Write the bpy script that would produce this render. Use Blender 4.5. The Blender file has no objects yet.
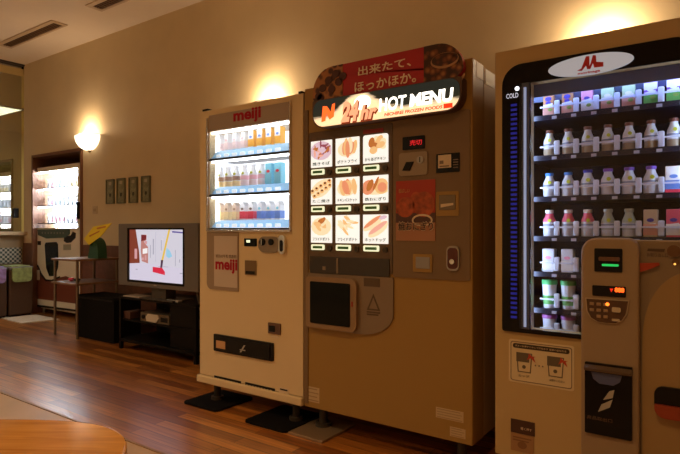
import bpy, bmesh, math, random
from mathutils import Vector, Matrix
random.seed(7)
S = bpy.context.scene
COL = S.collection
PI = math.pi
F = 550.0; HZ = 229.0; EYE = 1.12
CA, SA = 0.5807, 0.8141           # camera forward = (-CA, SA)

# ---------- measuring: where a ray through the lens meets a vertical plane Y=const ----------
def XA(px, Y=2.4):
    t = (px-340)/F
    return Y*(t*SA-CA)/(SA+t*CA)
def ZA(px, py, Y=2.4):
    x = XA(px, Y); d = -CA*x+SA*Y
    return EYE+(HZ-py)*d/F
def RC(pl, pr, pt, pb, Y=2.4):     # rectangle on that plane; rows read at its middle
    m = (pl+pr)/2
    return XA(pl, Y), XA(pr, Y), ZA(m, pb, Y), ZA(m, pt, Y)

# ---------- materials ----------
MATS = {}
def mat(name, col=(.5,.5,.5), rough=.5, metal=0, emit=None, es=0, noise=0, nscale=8, coat=0, spec=.5):
    if name in MATS: return MATS[name]
    m = bpy.data.materials.new(name); m.use_nodes = True
    nt = m.node_tree; p = nt.nodes['Principled BSDF']
    p.inputs['Base Color'].default_value = (*col, 1)
    p.inputs['Roughness'].default_value = rough
    p.inputs['Metallic'].default_value = metal
    p.inputs['Coat Weight'].default_value = coat
    p.inputs['Specular IOR Level'].default_value = spec
    if emit:
        p.inputs['Emission Color'].default_value = (*emit, 1)
        p.inputs['Emission Strength'].default_value = es
    if noise:
        tc = nt.nodes.new('ShaderNodeTexCoord'); n = nt.nodes.new('ShaderNodeTexNoise')
        n.inputs['Scale'].default_value = nscale; n.inputs['Detail'].default_value = 5
        r = nt.nodes.new('ShaderNodeValToRGB')
        r.color_ramp.elements[0].position = .3; r.color_ramp.elements[1].position = .7
        r.color_ramp.elements[0].color = (*[c*(1-noise) for c in col], 1)
        r.color_ramp.elements[1].color = (*[min(1, c*(1+noise)) for c in col], 1)
        nt.links.new(tc.outputs['Object'], n.inputs['Vector'])
        nt.links.new(n.outputs['Fac'], r.inputs['Fac'])
        nt.links.new(r.outputs['Color'], p.inputs['Base Color'])
    MATS[name] = m
    return m
def lit(name, col, es, base=None, rough=.4):
    return mat(name, base or col, rough, emit=col, es=es)
def glass_mat(name, tint=(1,1,1), refl=.06, rough=.0):
    m = bpy.data.materials.new(name); m.use_nodes = True; nt = m.node_tree; nt.nodes.clear()
    o = nt.nodes.new('ShaderNodeOutputMaterial'); mx = nt.nodes.new('ShaderNodeMixShader')
    t = nt.nodes.new('ShaderNodeBsdfTransparent'); g = nt.nodes.new('ShaderNodeBsdfGlossy')
    t.inputs['Color'].default_value = (*tint, 1); g.inputs['Roughness'].default_value = rough
    lw = nt.nodes.new('ShaderNodeLayerWeight'); lw.inputs['Blend'].default_value = .25
    ma = nt.nodes.new('ShaderNodeMath'); ma.operation = 'MULTIPLY_ADD'
    ma.inputs[1].default_value = .5; ma.inputs[2].default_value = refl
    nt.links.new(lw.outputs['Fresnel'], ma.inputs[0]); ma.use_clamp = True
    nt.links.new(ma.outputs[0], mx.inputs['Fac'])
    nt.links.new(t.outputs[0], mx.inputs[1]); nt.links.new(g.outputs[0], mx.inputs[2])
    nt.links.new(mx.outputs[0], o.inputs['Surface'])
    return m
def food_mat(name, bg, c1, c2, c3, scale, es, shape='ellipse', vor=True, split=.34, dark=None):
    """a backlit printed picture of food: textured dish on a pale ground, caption area below"""
    m = bpy.data.materials.new(name); m.use_nodes = True; nt = m.node_tree
    p = nt.nodes['Principled BSDF']; L = nt.links.new
    tc = nt.nodes.new('ShaderNodeTexCoord'); sx = nt.nodes.new('ShaderNodeSeparateXYZ')
    L(tc.outputs['Generated'], sx.inputs[0])
    tx = nt.nodes.new('ShaderNodeTexVoronoi' if vor else 'ShaderNodeTexNoise')
    tx.inputs['Scale'].default_value = scale
    L(tc.outputs['Generated'], tx.inputs['Vector'])
    out = tx.outputs['Distance'] if vor else tx.outputs['Fac']
    r = nt.nodes.new('ShaderNodeValToRGB'); e = r.color_ramp.elements
    c1, c2, c3 = [tuple(v**1.55 for v in q) for q in (c1, c2, c3)]; es *= .85
    e[0].position = .05 if vor else .35; e[0].color = (*c1, 1)
    e[1].position = .75 if vor else .65; e[1].color = (*c3, 1)
    k = e.new(.4 if vor else .5); k.color = (*c2, 1)
    L(out, r.inputs['Fac'])
    def M(op, a, b):
        n = nt.nodes.new('ShaderNodeMath'); n.operation = op
        for i, v in enumerate((a, b)):
            if isinstance(v, (int, float)): n.inputs[i].default_value = v
            elif v is not None: L(v, n.inputs[i])
        return n.outputs[0]
    nz = nt.nodes.new('ShaderNodeTexNoise'); nz.inputs['Scale'].default_value = 6
    L(tc.outputs['Generated'], nz.inputs['Vector'])
    dx = M('MULTIPLY', M('SUBTRACT', sx.outputs['X'], .5), 1.85)
    dz = M('MULTIPLY', M('SUBTRACT', sx.outputs['Z'], .64), 2.7)
    rr = M('ADD', M('POWER', M('ABSOLUTE', dx, None), 2.2), M('POWER', M('ABSOLUTE', dz, None), 2.2))
    rr = M('ADD', rr, M('MULTIPLY', M('SUBTRACT', nz.outputs['Fac'], .5), .9))
    msk = M('LESS_THAN', rr, .85)
    mx = nt.nodes.new('ShaderNodeMix'); mx.data_type = 'RGBA'
    mx.inputs[6].default_value = (*bg, 1); L(r.outputs['Color'], mx.inputs[7]); L(msk, mx.inputs[0])
    L(mx.outputs[2], p.inputs['Base Color']); L(mx.outputs[2], p.inputs['Emission Color'])
    p.inputs['Emission Strength'].default_value = es; p.inputs['Roughness'].default_value = .3
    return m

# ---------- geometry ----------
class B:
    def __init__(s): s.b = bmesh.new()
    def box(s, x0, x1, y0, y1, z0, z1, bev=0, seg=2):
        g = bmesh.ops.create_cube(s.b, size=1)['verts']
        for v in g:
            v.co = Vector(((x0+x1)/2+v.co.x*(x1-x0), (y0+y1)/2+v.co.y*(y1-y0), (z0+z1)/2+v.co.z*(z1-z0)))
        if bev:
            ed = list({e for v in g for e in v.link_edges})
            bmesh.ops.bevel(s.b, geom=ed, offset=bev, segments=seg, affect='EDGES', profile=.5)
        return s
    def prism(s, pts, y0, y1):      # outline in X,Z pushed along Y
        a = [s.b.verts.new((x, y0, z)) for x, z in pts]; c = [s.b.verts.new((x, y1, z)) for x, z in pts]
        return s._cap(a, c)
    def slab(s, pts, z0, z1):       # outline in X,Y pushed along Z
        a = [s.b.verts.new((x, y, z0)) for x, y in pts]; c = [s.b.verts.new((x, y, z1)) for x, y in pts]
        return s._cap(a, c)
    def side(s, pts, x0, x1):       # outline in Y,Z pushed along X
        a = [s.b.verts.new((x0, y, z)) for y, z in pts]; c = [s.b.verts.new((x1, y, z)) for y, z in pts]
        return s._cap(a, c)
    def _cap(s, a, c):
        n = len(a)
        s.b.faces.new(a); s.b.faces.new(c[::-1])
        for i in range(n): s.b.faces.new((a[i], c[i], c[(i+1) % n], a[(i+1) % n]))
        return s
    def ring(s, o, i, y0, y1):      # frame between two outlines of the same count
        n = len(o)
        q = [[s.b.verts.new((x, y, z)) for x, z in P] for P in (o, i) for y in (y0, y1)]
        o0, o1, i0, i1 = q
        for k in range(n):
            j = (k+1) % n
            for a, b in ((o0, i0), (i0, i1), (i1, o1), (o1, o0)):
                s.b.faces.new((a[k], a[j], b[j], b[k]))
        return s
    def lathe(s, prof, cx, cy, seg=20, a0=0, a1=2*PI):
        full = abs(a1-a0-2*PI) < 1e-6
        n = seg if full else seg+1
        rows = []
        for r, z in prof:
            rows.append([s.b.verts.new((cx+max(r, 1e-5)*math.cos(a0+(a1-a0)*k/seg), cy+max(r, 1e-5)*math.sin(a0+(a1-a0)*k/seg), z)) for k in range(n)])
        for r0, r1 in zip(rows, rows[1:]):
            for k in range(seg):
                j = (k+1) % n
                s.b.faces.new((r0[k], r0[j], r1[j], r1[k]))
        if full:
            s.b.faces.new(rows[0][::-1]); s.b.faces.new(rows[-1])
        return s
    def cyl(s, c, r, L, axis='Z', seg=20):
        c = Vector(c)
        R = {'Z': Matrix.Identity(3), 'X': Matrix.Rotation(PI/2, 3, 'Y'), 'Y': Matrix.Rotation(-PI/2, 3, 'X')}[axis]
        g = bmesh.ops.create_cone(s.b, cap_ends=True, segments=seg, radius1=r, radius2=r, depth=L)['verts']
        for v in g: v.co = R @ v.co + c
        return s
    def ball(s, c, r, sc=(1,1,1), seg=12):
        g = bmesh.ops.create_uvsphere(s.b, u_segments=seg, v_segments=seg//2+2, radius=r)['verts']
        for v in g: v.co = Vector((v.co.x*sc[0]+c[0], v.co.y*sc[1]+c[1], v.co.z*sc[2]+c[2]))
        return s
    def tube(s, P, r, seg=8):
        P = [Vector(p) for p in P]; rings = []
        for k, p in enumerate(P):
            t = (P[min(k+1, len(P)-1)]-P[max(k-1, 0)]).normalized()
            u = t.cross(Vector((0, 0, 1)))
            if u.length < .1: u = t.cross(Vector((0, 1, 0)))
            u.normalize(); v = t.cross(u)
            rings.append([s.b.verts.new(p+u*r*math.cos(2*PI*i/seg)+v*r*math.sin(2*PI*i/seg)) for i in range(seg)])
        for a, c in zip(rings, rings[1:]):
            for i in range(seg): s.b.faces.new((a[i], a[(i+1) % seg], c[(i+1) % seg], c[i]))
        s.b.faces.new(rings[0][::-1]); s.b.faces.new(rings[-1])
        return s

def rr(x0, x1, z0, z1, r, n=6):
    """rounded rectangle; r a number or (bottom-left, bottom-right, top-right, top-left)"""
    if not isinstance(r, (tuple, list)): r = (r,)*4
    out = []
    for (cx, cz, a), q in zip(((x0, z0, PI), (x1, z0, 1.5*PI), (x1, z1, 0), (x0, z1, .5*PI)), r):
        ox = cx+q if cx == x0 else cx-q; oz = cz+q if cz == z0 else cz-q
        for k in range(n+1):
            t = a+PI/2*k/n; out.append((ox+q*math.cos(t), oz+q*math.sin(t)))
    return out
def ell(cx, cz, a, b, n=36): return [(cx+a*math.cos(2*PI*k/n), cz+b*math.sin(2*PI*k/n)) for k in range(n)]

ORG = {}
def tag(o, label=None, cat=None, group=None, kind=None):
    if label: o['label'] = label
    if cat: o['category'] = cat
    if group: o['group'] = group
    if kind: o['kind'] = kind
    return o
def thing(name, loc, label, cat, group=None, rz=0):
    o = bpy.data.objects.new(name, None); COL.objects.link(o); o.location = loc; o.rotation_euler[2] = rz
    ORG[o.name] = Matrix.Translation(loc) @ Matrix.Rotation(rz, 4, 'Z')
    return tag(o, label, cat, group)
def put(name, b, m, parent=None, label=None, smooth=False, local=False, org=None):
    """link a bmesh as one object; its points are given in the room's frame unless local"""
    bm = b.b if isinstance(b, B) else b
    bmesh.ops.recalc_face_normals(bm, faces=bm.faces)
    me = bpy.data.meshes.new(name)
    M = Matrix.Identity(4)
    if parent is not None: M = ORG[parent.name]
    elif org is not None: M = Matrix.Translation(org)
    if not local: bm.transform(M.inverted())
    if smooth:
        for f in bm.faces: f.smooth = True
        for e in bm.edges:
            if len(e.link_faces) == 2 and e.calc_face_angle(0) > .7: e.smooth = False
    bm.to_mesh(me); bm.free()
    me.materials.append(m)
    o = bpy.data.objects.new(name, me); COL.objects.link(o)
    if parent is not None: o.parent = parent; ORG[o.name] = M
    else:
        if org is not None: o.location = org
        ORG[o.name] = M
    if label: o['label'] = label
    return o
def struct(name, b, m): return tag(put(name, b, m), kind='structure')
def text(s, m, parent, x0, x1, z0, z1, y, bold=0, depth=.001, name='lettering', shear=0, basis=None, fit=True):
    """lettering standing in the plane Y=y, fitted to a rectangle"""
    cu = bpy.data.curves.new('t', 'FONT'); cu.body = s; cu.size = 1; cjk = any(ord(q) > 0x2000 for q in s); cu.offset = 0 if cjk else bold; cu.extrude = .002; cu.shear = shear
    cu.resolution_u = 3
    to = bpy.data.objects.new('t', cu); COL.objects.link(to)
    bpy.context.view_layer.update()
    me = bpy.data.meshes.new_from_object(to.evaluated_get(bpy.context.evaluated_depsgraph_get()))
    bpy.data.objects.remove(to)
    bm = bmesh.new(); bm.from_mesh(me); bpy.data.meshes.remove(me)
    if not bm.verts: return None
    if cjk and bold:
        g0 = list(bm.verts)+list(bm.edges)+list(bm.faces)
        for (ux, uy) in ((bold, 0), (0, bold), (bold, bold)):
            dd = bmesh.ops.duplicate(bm, geom=g0)
            bmesh.ops.translate(bm, verts=[q for q in dd['geom'] if isinstance(q, bmesh.types.BMVert)], vec=(ux, uy, .0006*(1+ux/bold+2*uy/bold)))
    xs = [v.co.x for v in bm.verts]; ys = [v.co.y for v in bm.verts]
    ax, bx, ay, by = min(xs), max(xs), min(ys), max(ys)
    for v in bm.verts:
        X = x0+(v.co.x-ax)/(bx-ax)*(x1-x0); Z = z0+(v.co.y-ay)/(by-ay)*(z1-z0); Yy = y-depth*(v.co.z/.002*.5+.5)
        v.co = Vector((X, Yy, Z))
    return put(name, bm, m, parent)
def copy_tree(o, parent=None):
    c = o.copy(); COL.objects.link(c)
    if parent is not None: c.parent = parent
    ORG[c.name] = ORG.get(o.name, Matrix.Identity(4))
    for ch in list(o.children): copy_tree(ch, c)
    return c

# ---------- palette ----------
WARM = (1, .74, .48)
cream = mat('cream_enamel', (.76, .60, .36), .42, spec=.4)
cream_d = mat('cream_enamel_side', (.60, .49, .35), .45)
bronze = mat('champagne_enamel', (.37, .22, .06), .42, spec=.35)
bronze_p = mat('bronze_panel', (.20, .125, .06), .4)
bronze_d = mat('dark_bronze', (.10, .06, .03), .4)
tan = mat('sand_enamel', (.56, .40, .19), .42, spec=.4)
taupe = mat('taupe_plastic', (.27, .20, .13), .35, spec=.5)
black = mat('black_plastic', (.008, .007, .007), .4, spec=.25)
blackm = mat('black_matt', (.006, .005, .005), .8, spec=.1)
blackg = mat('black_gloss', (.005, .005, .007), .15, spec=.25)
legm = mat('leg_dark', (.05, .04, .03), .5, spec=.3)
chrome = mat('chrome', (.75, .74, .72), .2, 1)
steel = mat('brushed_steel', (.42, .39, .36), .38, .9)
grey = mat('grey_plastic', (.22, .2, .18), .45)
lgrey = mat('light_grey_plastic', (.45, .42, .38), .45)
white = mat('white_plastic', (.8, .8, .8), .4)
red = mat('red_print', (.42, .008, .035), .5, spec=.2)
dkred = mat('dark_red_print', (.33, .02, .02), .5)
greyprint = mat('grey_print', (.2, .14, .1), .5)
cardm = mat('cream_sticker', (.75, .62, .4), .5)
pale = mat('pale_sticker', (.72, .58, .42), .55)
glassy = glass_mat('display_glass', refl=.015)
inside = mat('interior_white', (.85, .87, .9), .5)
wood_brown = mat('brown_trim', (.16, .06, .03), .4, noise=.2, nscale=20)

# ---------- the room ----------
WY = 3.6; CZ = 3.352; LX = -7.86; RX = 2.6; FY = -2.8
def plaster(name, col, nb=.04):
    m = mat(name, col, .75, noise=nb, nscale=3, spec=.2); nt = m.node_tree
    tc = nt.nodes.new('ShaderNodeTexCoord'); w = nt.nodes.new('ShaderNodeTexNoise'); w.inputs['Scale'].default_value = 160
    mp = nt.nodes.new('ShaderNodeMapping'); mp.inputs['Scale'].default_value = (1, 1, .12)
    bu = nt.nodes.new('ShaderNodeBump'); bu.inputs['Strength'].default_value = .15; bu.inputs['Distance'].default_value = .002
    nt.links.new(tc.outputs['Object'], mp.inputs[0]); nt.links.new(mp.outputs[0], w.inputs['Vector'])
    nt.links.new(w.outputs['Fac'], bu.inputs['Height']); nt.links.new(bu.outputs[0], nt.nodes['Principled BSDF'].inputs['Normal'])
    return m
wallm = plaster('beige_wallpaper', (.74, .60, .37))
ceilm = plaster('ceiling_paint', (.88, .76, .62), .02)
def wood_floor():
    m = bpy.data.materials.new('plank_floor'); m.use_nodes = True; nt = m.node_tree; L = nt.links.new
    p = nt.nodes['Principled BSDF']; tc = nt.nodes.new('ShaderNodeTexCoord')
    br = nt.nodes.new('ShaderNodeTexBrick')
    br.inputs['Color1'].default_value = (.27, .080, .010, 1); br.inputs['Color2'].default_value = (.66, .27, .05, 1)
    br.inputs['Mortar'].default_value = (.10, .035, .012, 1)
    br.inputs['Scale'].default_value = 1; br.inputs['Brick Width'].default_value = .9; br.inputs['Row Height'].default_value = .078
    br.inputs['Mortar Size'].default_value = .0022; br.inputs['Bias'].default_value = -.1; br.offset = .37
    L(tc.outputs['Object'], br.inputs['Vector'])
    mp = nt.nodes.new('ShaderNodeMapping'); mp.inputs['Scale'].default_value = (1.2, 22, 1)
    n = nt.nodes.new('ShaderNodeTexNoise'); n.inputs['Scale'].default_value = 2.2; n.inputs['Detail'].default_value = 8
    L(tc.outputs['Object'], mp.inputs[0]); L(mp.outputs[0], n.inputs['Vector'])
    r = nt.nodes.new('ShaderNodeValToRGB'); r.color_ramp.elements[0].color = (.55, .5, .45, 1); r.color_ramp.elements[1].color = (1.3, 1.25, 1.2, 1)
    r.color_ramp.elements[0].position = .3; r.color_ramp.elements[1].position = .7
    L(n.outputs['Fac'], r.inputs['Fac'])
    mx = nt.nodes.new('ShaderNodeMix'); mx.data_type = 'RGBA'; mx.blend_type = 'MULTIPLY'; mx.inputs[0].default_value = 1
    L(br.outputs['Color'], mx.inputs[6]); L(r.outputs['Color'], mx.inputs[7]); L(mx.outputs[2], p.inputs['Base Color'])
    mr = nt.nodes.new('ShaderNodeMapRange'); mr.inputs['To Min'].default_value = .26; mr.inputs['To Max'].default_value = .33
    L(n.outputs['Fac'], mr.inputs['Value']); L(mr.outputs[0], p.inputs['Roughness'])
    bu = nt.nodes.new('ShaderNodeBump'); bu.inputs['Strength'].default_value = .12; bu.inputs['Distance'].default_value = .002
    L(br.outputs['Fac'], bu.inputs['Height']); bu.invert = True; L(bu.outputs[0], p.inputs['Normal'])
    p.inputs['Specular IOR Level'].default_value = .6
    p.inputs['Coat Weight'].default_value = 1; p.inputs['Coat Roughness'].default_value = .27; p.inputs['Coat IOR'].default_value = 1.6
    return m
floor_wood = wood_floor()
vinyl = mat('tan_vinyl', (.50, .32, .17), .4, noise=.08, nscale=5)
struct('floor', B().box(LX, RX, 1.716, WY+1.0, -.1, 0), floor_wood)
struct('floor_vinyl', B().box(LX, RX, FY, 1.71, -.1, .001), vinyl)
struct('trim_1', B().box(LX, RX, 1.708, 1.722, -.02, .005), mat('floor_strip', (.30, .17, .08), .4))
struct('ceiling', B().box(LX-.02, RX, FY, WY+.1, CZ, CZ+.1), ceilm)
# main wall with the alcove cut into it
ax0, ax1, az = XA(33, WY), XA(83, WY), 2.10
struct('wall_back', B().box(LX, ax0, WY, WY+.12, .93, CZ).box(ax1, RX, WY, WY+.12, .93, CZ).box(ax0, ax1, WY, WY+.12, az, CZ), wallm)
struct('wall_back_wainscot', B().box(LX, ax0, WY-.012, WY+.12, 0, .93).box(ax1, RX, WY-.012, WY+.12, 0, .93), wood_brown)
struct('trim_2', B().box(ax0-.0, ax0+.035, WY-.02, WY+.14, 0, az).box(ax1-.035, ax1, WY-.02, WY+.14, 0, az).box(ax0, ax1, WY-.02, WY+.14, az-.035, az), mat('alcove_frame', (.20, .085, .04), .4))
struct('wall_alcove', B().box(ax0-.08, ax0-.0, WY+.12, WY+1, 0, az+.1).box(ax1, ax1+.08, WY+.12, WY+1, 0, az+.1).box(ax0, ax1, WY+.12, WY+1, az, az+.08).box(ax0, ax1, WY+.92, WY+1, 0, az), mat('alcove_brown', (.25, .13, .06), .7))
struct('wall_right', B().box(RX, RX+.1, FY, WY+.12, 0, CZ), wallm)
struct('wall_front', B().box(LX, RX, FY-.1, FY, 0, CZ), wallm)
# wall on the far side: counter-height wall, tiles, ledge, tinted glass above
struct('wall_left', B().box(LX-.12, LX, FY, WY, 0, 1.04), mat('olive_wall', (.40, .29, .15), .6))
def checker():
    m = mat('checker_tile', (.5, .5, .5), .3); nt = m.node_tree
    c = nt.nodes.new('ShaderNodeTexChecker'); c.inputs['Scale'].default_value = 34
    c.inputs['Color1'].default_value = (.60, .56, .45, 1); c.inputs['Color2'].default_value = (.07, .09, .07, 1)
    tc = nt.nodes.new('ShaderNodeTexCoord'); nt.links.new(tc.outputs['Object'], c.inputs['Vector'])
    nt.links.new(c.outputs['Color'], nt.nodes['Principled BSDF'].inputs['Base Color']); return m
struct('trim_3', B().box(LX, LX+.012, 1.5, WY-.03, .66, .87), checker())
struct('trim_4', B().box(LX-.12, LX+.10, FY, WY, 1.04, 1.085), mat('ledge_wood', (.55, .38, .2), .4))
struct('trim_5', B().box(LX-.05, LX+.03, FY, WY, 3.335, CZ), mat('dark_head_rail', (.05, .03, .02), .5))
struct('window_1', B().box(LX-.035, LX-.025, FY, WY-.02, 1.085, 3.335), glass_mat('tinted_glass', (.72, .70, .60), .45))
h = put('door_handle', B().box(LX-.024, LX+.02, 3.46, 3.53, 1.27, 1.40, .008), black); tag(h, kind='structure')
# room beyond the glass
NX = -12.5
struct('floor_beyond', B().box(NX, LX-.12, -3, 6, -.1, 0), vinyl)
olive = mat('olive_paint', (.60, .43, .16), .7)
struct('wall_beyond', B().box(NX-.1, NX, -3, 6, 0, 3.4).box(NX, LX-.12, 6, 6.1, 0, 3.4).box(NX, LX-.12, -3.1, -3, 0, 3.4).box(LX-.12, LX-.02, WY+.12, 6, 0, 3.4), olive)
struct('ceiling_beyond', B().box(NX, LX-.02, -3, 6, 3.2, 3.3), olive)

# ---------- vents in the ceiling ----------
def vent(x0, x1, label):
    t = thing('ceiling_vent', ((x0+x1)/2, 3.09, CZ), label, 'air vent', 'slot vents in the ceiling')
    y0, y1 = 3.035, 3.135
    fb = B()
    for a in ((x0-.05, x1+.05, y0-.05, y0), (x0-.05, x1+.05, y1, y1+.03), (x0-.05, x0, y0, y1), (x1, x1+.05, y0, y1)):
        fb.box(a[0], a[1], a[2], a[3], CZ-.012, CZ, .003)
    put('frame', fb, mat('vent_frame', (.62, .46, .3), .4), t)
    put('backing', B().box(x0, x1, y0, y1, CZ-.003, CZ), mat('vent_dark', (.05, .025, .012), .8), t)
    sb = B()
    for k in range(3): sb.box(x0, x1, y0+.024+.026*k, y0+.028+.026*k, CZ-.010, CZ-.003)
    put('slat', sb, mat('vent_slat', (.26, .13, .05), .6), t)
vent(-7.18, -5.96, 'long dark slot air vent in the ceiling above the four wall plaques')
vent(-5.2, -3.98, 'dark slot air vent cut by the top edge of the view, above the wall')

# ---------- sconces ----------
bowl_m = lit('frosted_glass_glow', (1, .80, .56), 3.2, (.9, .8, .6))
brass = mat('aged_brass', (.35, .2, .08), .35, .8)
def sconce(x, label):
    z1 = 2.225; R = .15
    def wide(b):
        for v in b.b.verts: v.co.x = x+(v.co.x-x)*1.42
        return b
    t = thing('wall_sconce', (x, WY, 2.1), label, 'wall lamp', 'wall lamps along the beige wall')
    prof = [(R*math.sin(a), z1-.175*math.cos(a)) for a in [k*PI/2/9 for k in range(10)]]
    inner = [(r*.95, z+.006) for r, z in prof[::-1]]
    put('lamp_shade', wide(B().lathe([(max(r, .01), z) for r, z in prof+inner], x, WY, 22, PI, 2*PI)), bowl_m, t, smooth=True)
    put('rim', wide(B().tube([(x+(R+.002)*math.cos(PI+PI*k/20), WY+(R+.002)*math.sin(PI+PI*k/20), z1) for k in range(21)], .004)), brass, t, smooth=True)
    put('finial', B().lathe([(.002, z1-.2), (.014, z1-.19), (.03, z1-.172), (.034, z1-.166)], x, WY-.001, 14, PI, 2*PI), brass, t, smooth=True)
    put('wall_plate', B().box(x-.05, x+.05, WY-.012, WY, 2.05, 2.2, .004), brass, t)
    ld = bpy.data.lights.new('sconce_lamp', 'POINT'); ld.energy = SCONCE_W; ld.color = WARM; ld.shadow_soft_size = .035
    lo = bpy.data.objects.new('lamp_bulb', ld); COL.objects.link(lo); lo.parent = t; lo.location = (0, -.11, z1-2.1+.02)
SCONCE_W = 9.5
sconce(-6.22, 'glowing half-bowl wall lamp between the alcove machine and the four plaques')
sconce(-3.30, 'half-bowl wall lamp behind the top of the cream dairy drinks machine')
sconce(-.62, 'half-bowl wall lamp behind the top of the milk bottle machine')

# ---------- plaques and switch ----------
pgreen = mat('plaque_green', (.28, .28, .16), .5, noise=.3, nscale=40)
names = ('first of the four in line, next to the switch', 'second of the four in line', 'third of the four in line', 'last of the four in line, above the television')
for (a, b, t_, u_), nm in zip(((107.3, 115, 179.5, 204), (118, 126, 178.3, 203.5), (130, 138.3, 177.2, 203), (142.6, 151, 176, 202.3)), names):
    x0, x1, z0, z1 = RC(a, b, t_, u_, WY)
    t = thing('wall_plaque', ((x0+x1)/2, WY, z0), 'narrow greenish wall plaque, '+nm, 'plaque', 'framed plaques on the beige wall')
    put('frame', B().ring(rr(x0, x1, z0, z1, .004, 1), rr(x0+.012, x1-.012, z0+.012, z1-.012, .004, 1), WY-.022, WY), mat('plaque_frame', (.17, .17, .10), .4), t)
    put('card', B().box(x0+.012, x1-.012, WY-.012, WY, z0+.012, z1-.012), pgreen, t)
    c = (x0+x1)/2
    put('title_label', B().box(c-.025, c+.025, WY-.015, WY-.012, z1-.065, z1-.03), mat('plaque_label', (.5, .45, .3), .5), t)
    put('emblem', B().prism(ell(c, z0+.10, .016, .022, 14), WY-.015, WY-.012), mat('plaque_mark', (.05, .05, .03), .5), t)
x0, x1, z0, z1 = RC(93, 97.5, 206, 214, WY)
t = thing('light_switch', (x0, WY, z0), 'small cream light switch plate under the glowing wall lamp', 'switch')
put('plate', B().box(x0, x1, WY-.008, WY, z0, z1, .003), mat('switch_plate', (.6, .46, .28), .4), t)
put('rocker', B().box(x0+.02, x1-.02, WY-.013, WY-.006, z0+.03, z1-.03, .002), mat('switch_rocker', (.5, .36, .2), .4), t)

# ---------- helper: a cabinet with an opening ----------
def cabinet(x0, x1, z0, z1, hx0, hx1, hz0, hz1, y0, yb, ywell):
    b = B()
    b.box(x0, hx0, y0, ywell, z0, z1).box(hx1, x1, y0, ywell, z0, z1)
    b.box(hx0, hx1, y0, ywell, z0, hz0).box(hx0, hx1, y0, ywell, hz1, z1)
    b.box(x0, x1, ywell, yb, z0, z1)
    return b

# =====================================================================
#  1. cream dairy drinks machine
# =====================================================================
Y = 2.4
mx0, mx1 = XA(200), XA(303)
mz0, mz1 = .125, 1.885
M1 = thing('vending_machine', ((mx0+mx1)/2, Y, 0), 'cream drinks vending machine with red lowercase lettering and a white lit window of cartons', 'vending machine')
hx0, hx1, hz0, hz1 = -2.745, -2.072, 1.115, 1.745
put('cabinet', cabinet(mx0+.012, mx1-.02, mz0, mz1-.01, hx0-.042, hx1+.057, hz0-.008, hz1+.008, Y+.055, 3.12, 2.70), cream_d, M1)
# door: panel with hole
db = B().box(mx0, hx0, Y, Y+.05, mz0+.05, mz1).box(hx1, mx1, Y, Y+.05, mz0+.05, mz1).box(hx0, hx1, Y, Y+.05, mz0+.05, hz0).box(hx0, hx1, Y, Y+.05, hz1, mz1)
put('door', db, cream, M1)
put('door_edge', B().box(mx1-.001, mx1+.006, Y+.004, Y+.05, mz0+.05, mz1, .003), mat('edge_trim', (.28, .2, .12), .4), M1)
put('kick_rail', B().box(mx0-.012, mx1+.004, Y-.02, Y+.05, mz0, mz0+.045, .006), cream, M1)
for h0, h1 in ((.03, .08), (mx1-mx0-.03, mx1-mx0-.005)): put('top_hinge', B().box(mx0+h0, mx0+h1, Y-.005, Y+.03, mz1, mz1+.012), black, M1)
# header
put('header_panel', B().box(XA(209.5), XA(290.5), Y-.008, Y, hz1+.002, mz1-.035, .003), mat('header_panel', (.40, .32, .26), .3), M1)
zt = 1.797
text('meiji', red, M1, XA(234.5), XA(262), zt-.035, zt+.055, Y-.009, bold=.035, name='brand_lettering')
# silver trim round the glass and the lower window
xa, xb = XA(207.5), XA(291.5); xm = XA(239)
zb = ZA(222, 290)
put('glass_trim', B().box(xa, xa+.012, Y-.012, Y, hz0-.0, mz1-.05, .003).box(xb-.01, xb, Y-.012, Y, hz0-.01, mz1-.03, .003).box(xa, xb, Y-.014, Y, hz0-.012, hz0+.002, .003), chrome, M1)
put('poster_window', B().prism(rr(xa, xm, zb, hz0-.014, (.04, .004, .004, .004)), Y-.006, Y), mat('poster_window', (.36, .27, .2), .12, coat=.6), M1)
px0, px1, pz0, pz1 = RC(215, 238, 236, 287)
put('poster', B().box(px0, px1, Y-.008, Y-.005, pz0, pz1), mat('poster_paper', (.60, .50, .42), .3), M1)
text('meiji', red, M1, XA(216.5), XA(238.3), ZA(227, 273.5), ZA(227, 259), Y-.0085, bold=.035, name='brand_lettering')
text('明治の牛乳 乳飲料', greyprint, M1, XA(217), XA(237.5), ZA(227, 258), ZA(227, 254.5), Y-.0085, name='small_lettering')
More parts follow.
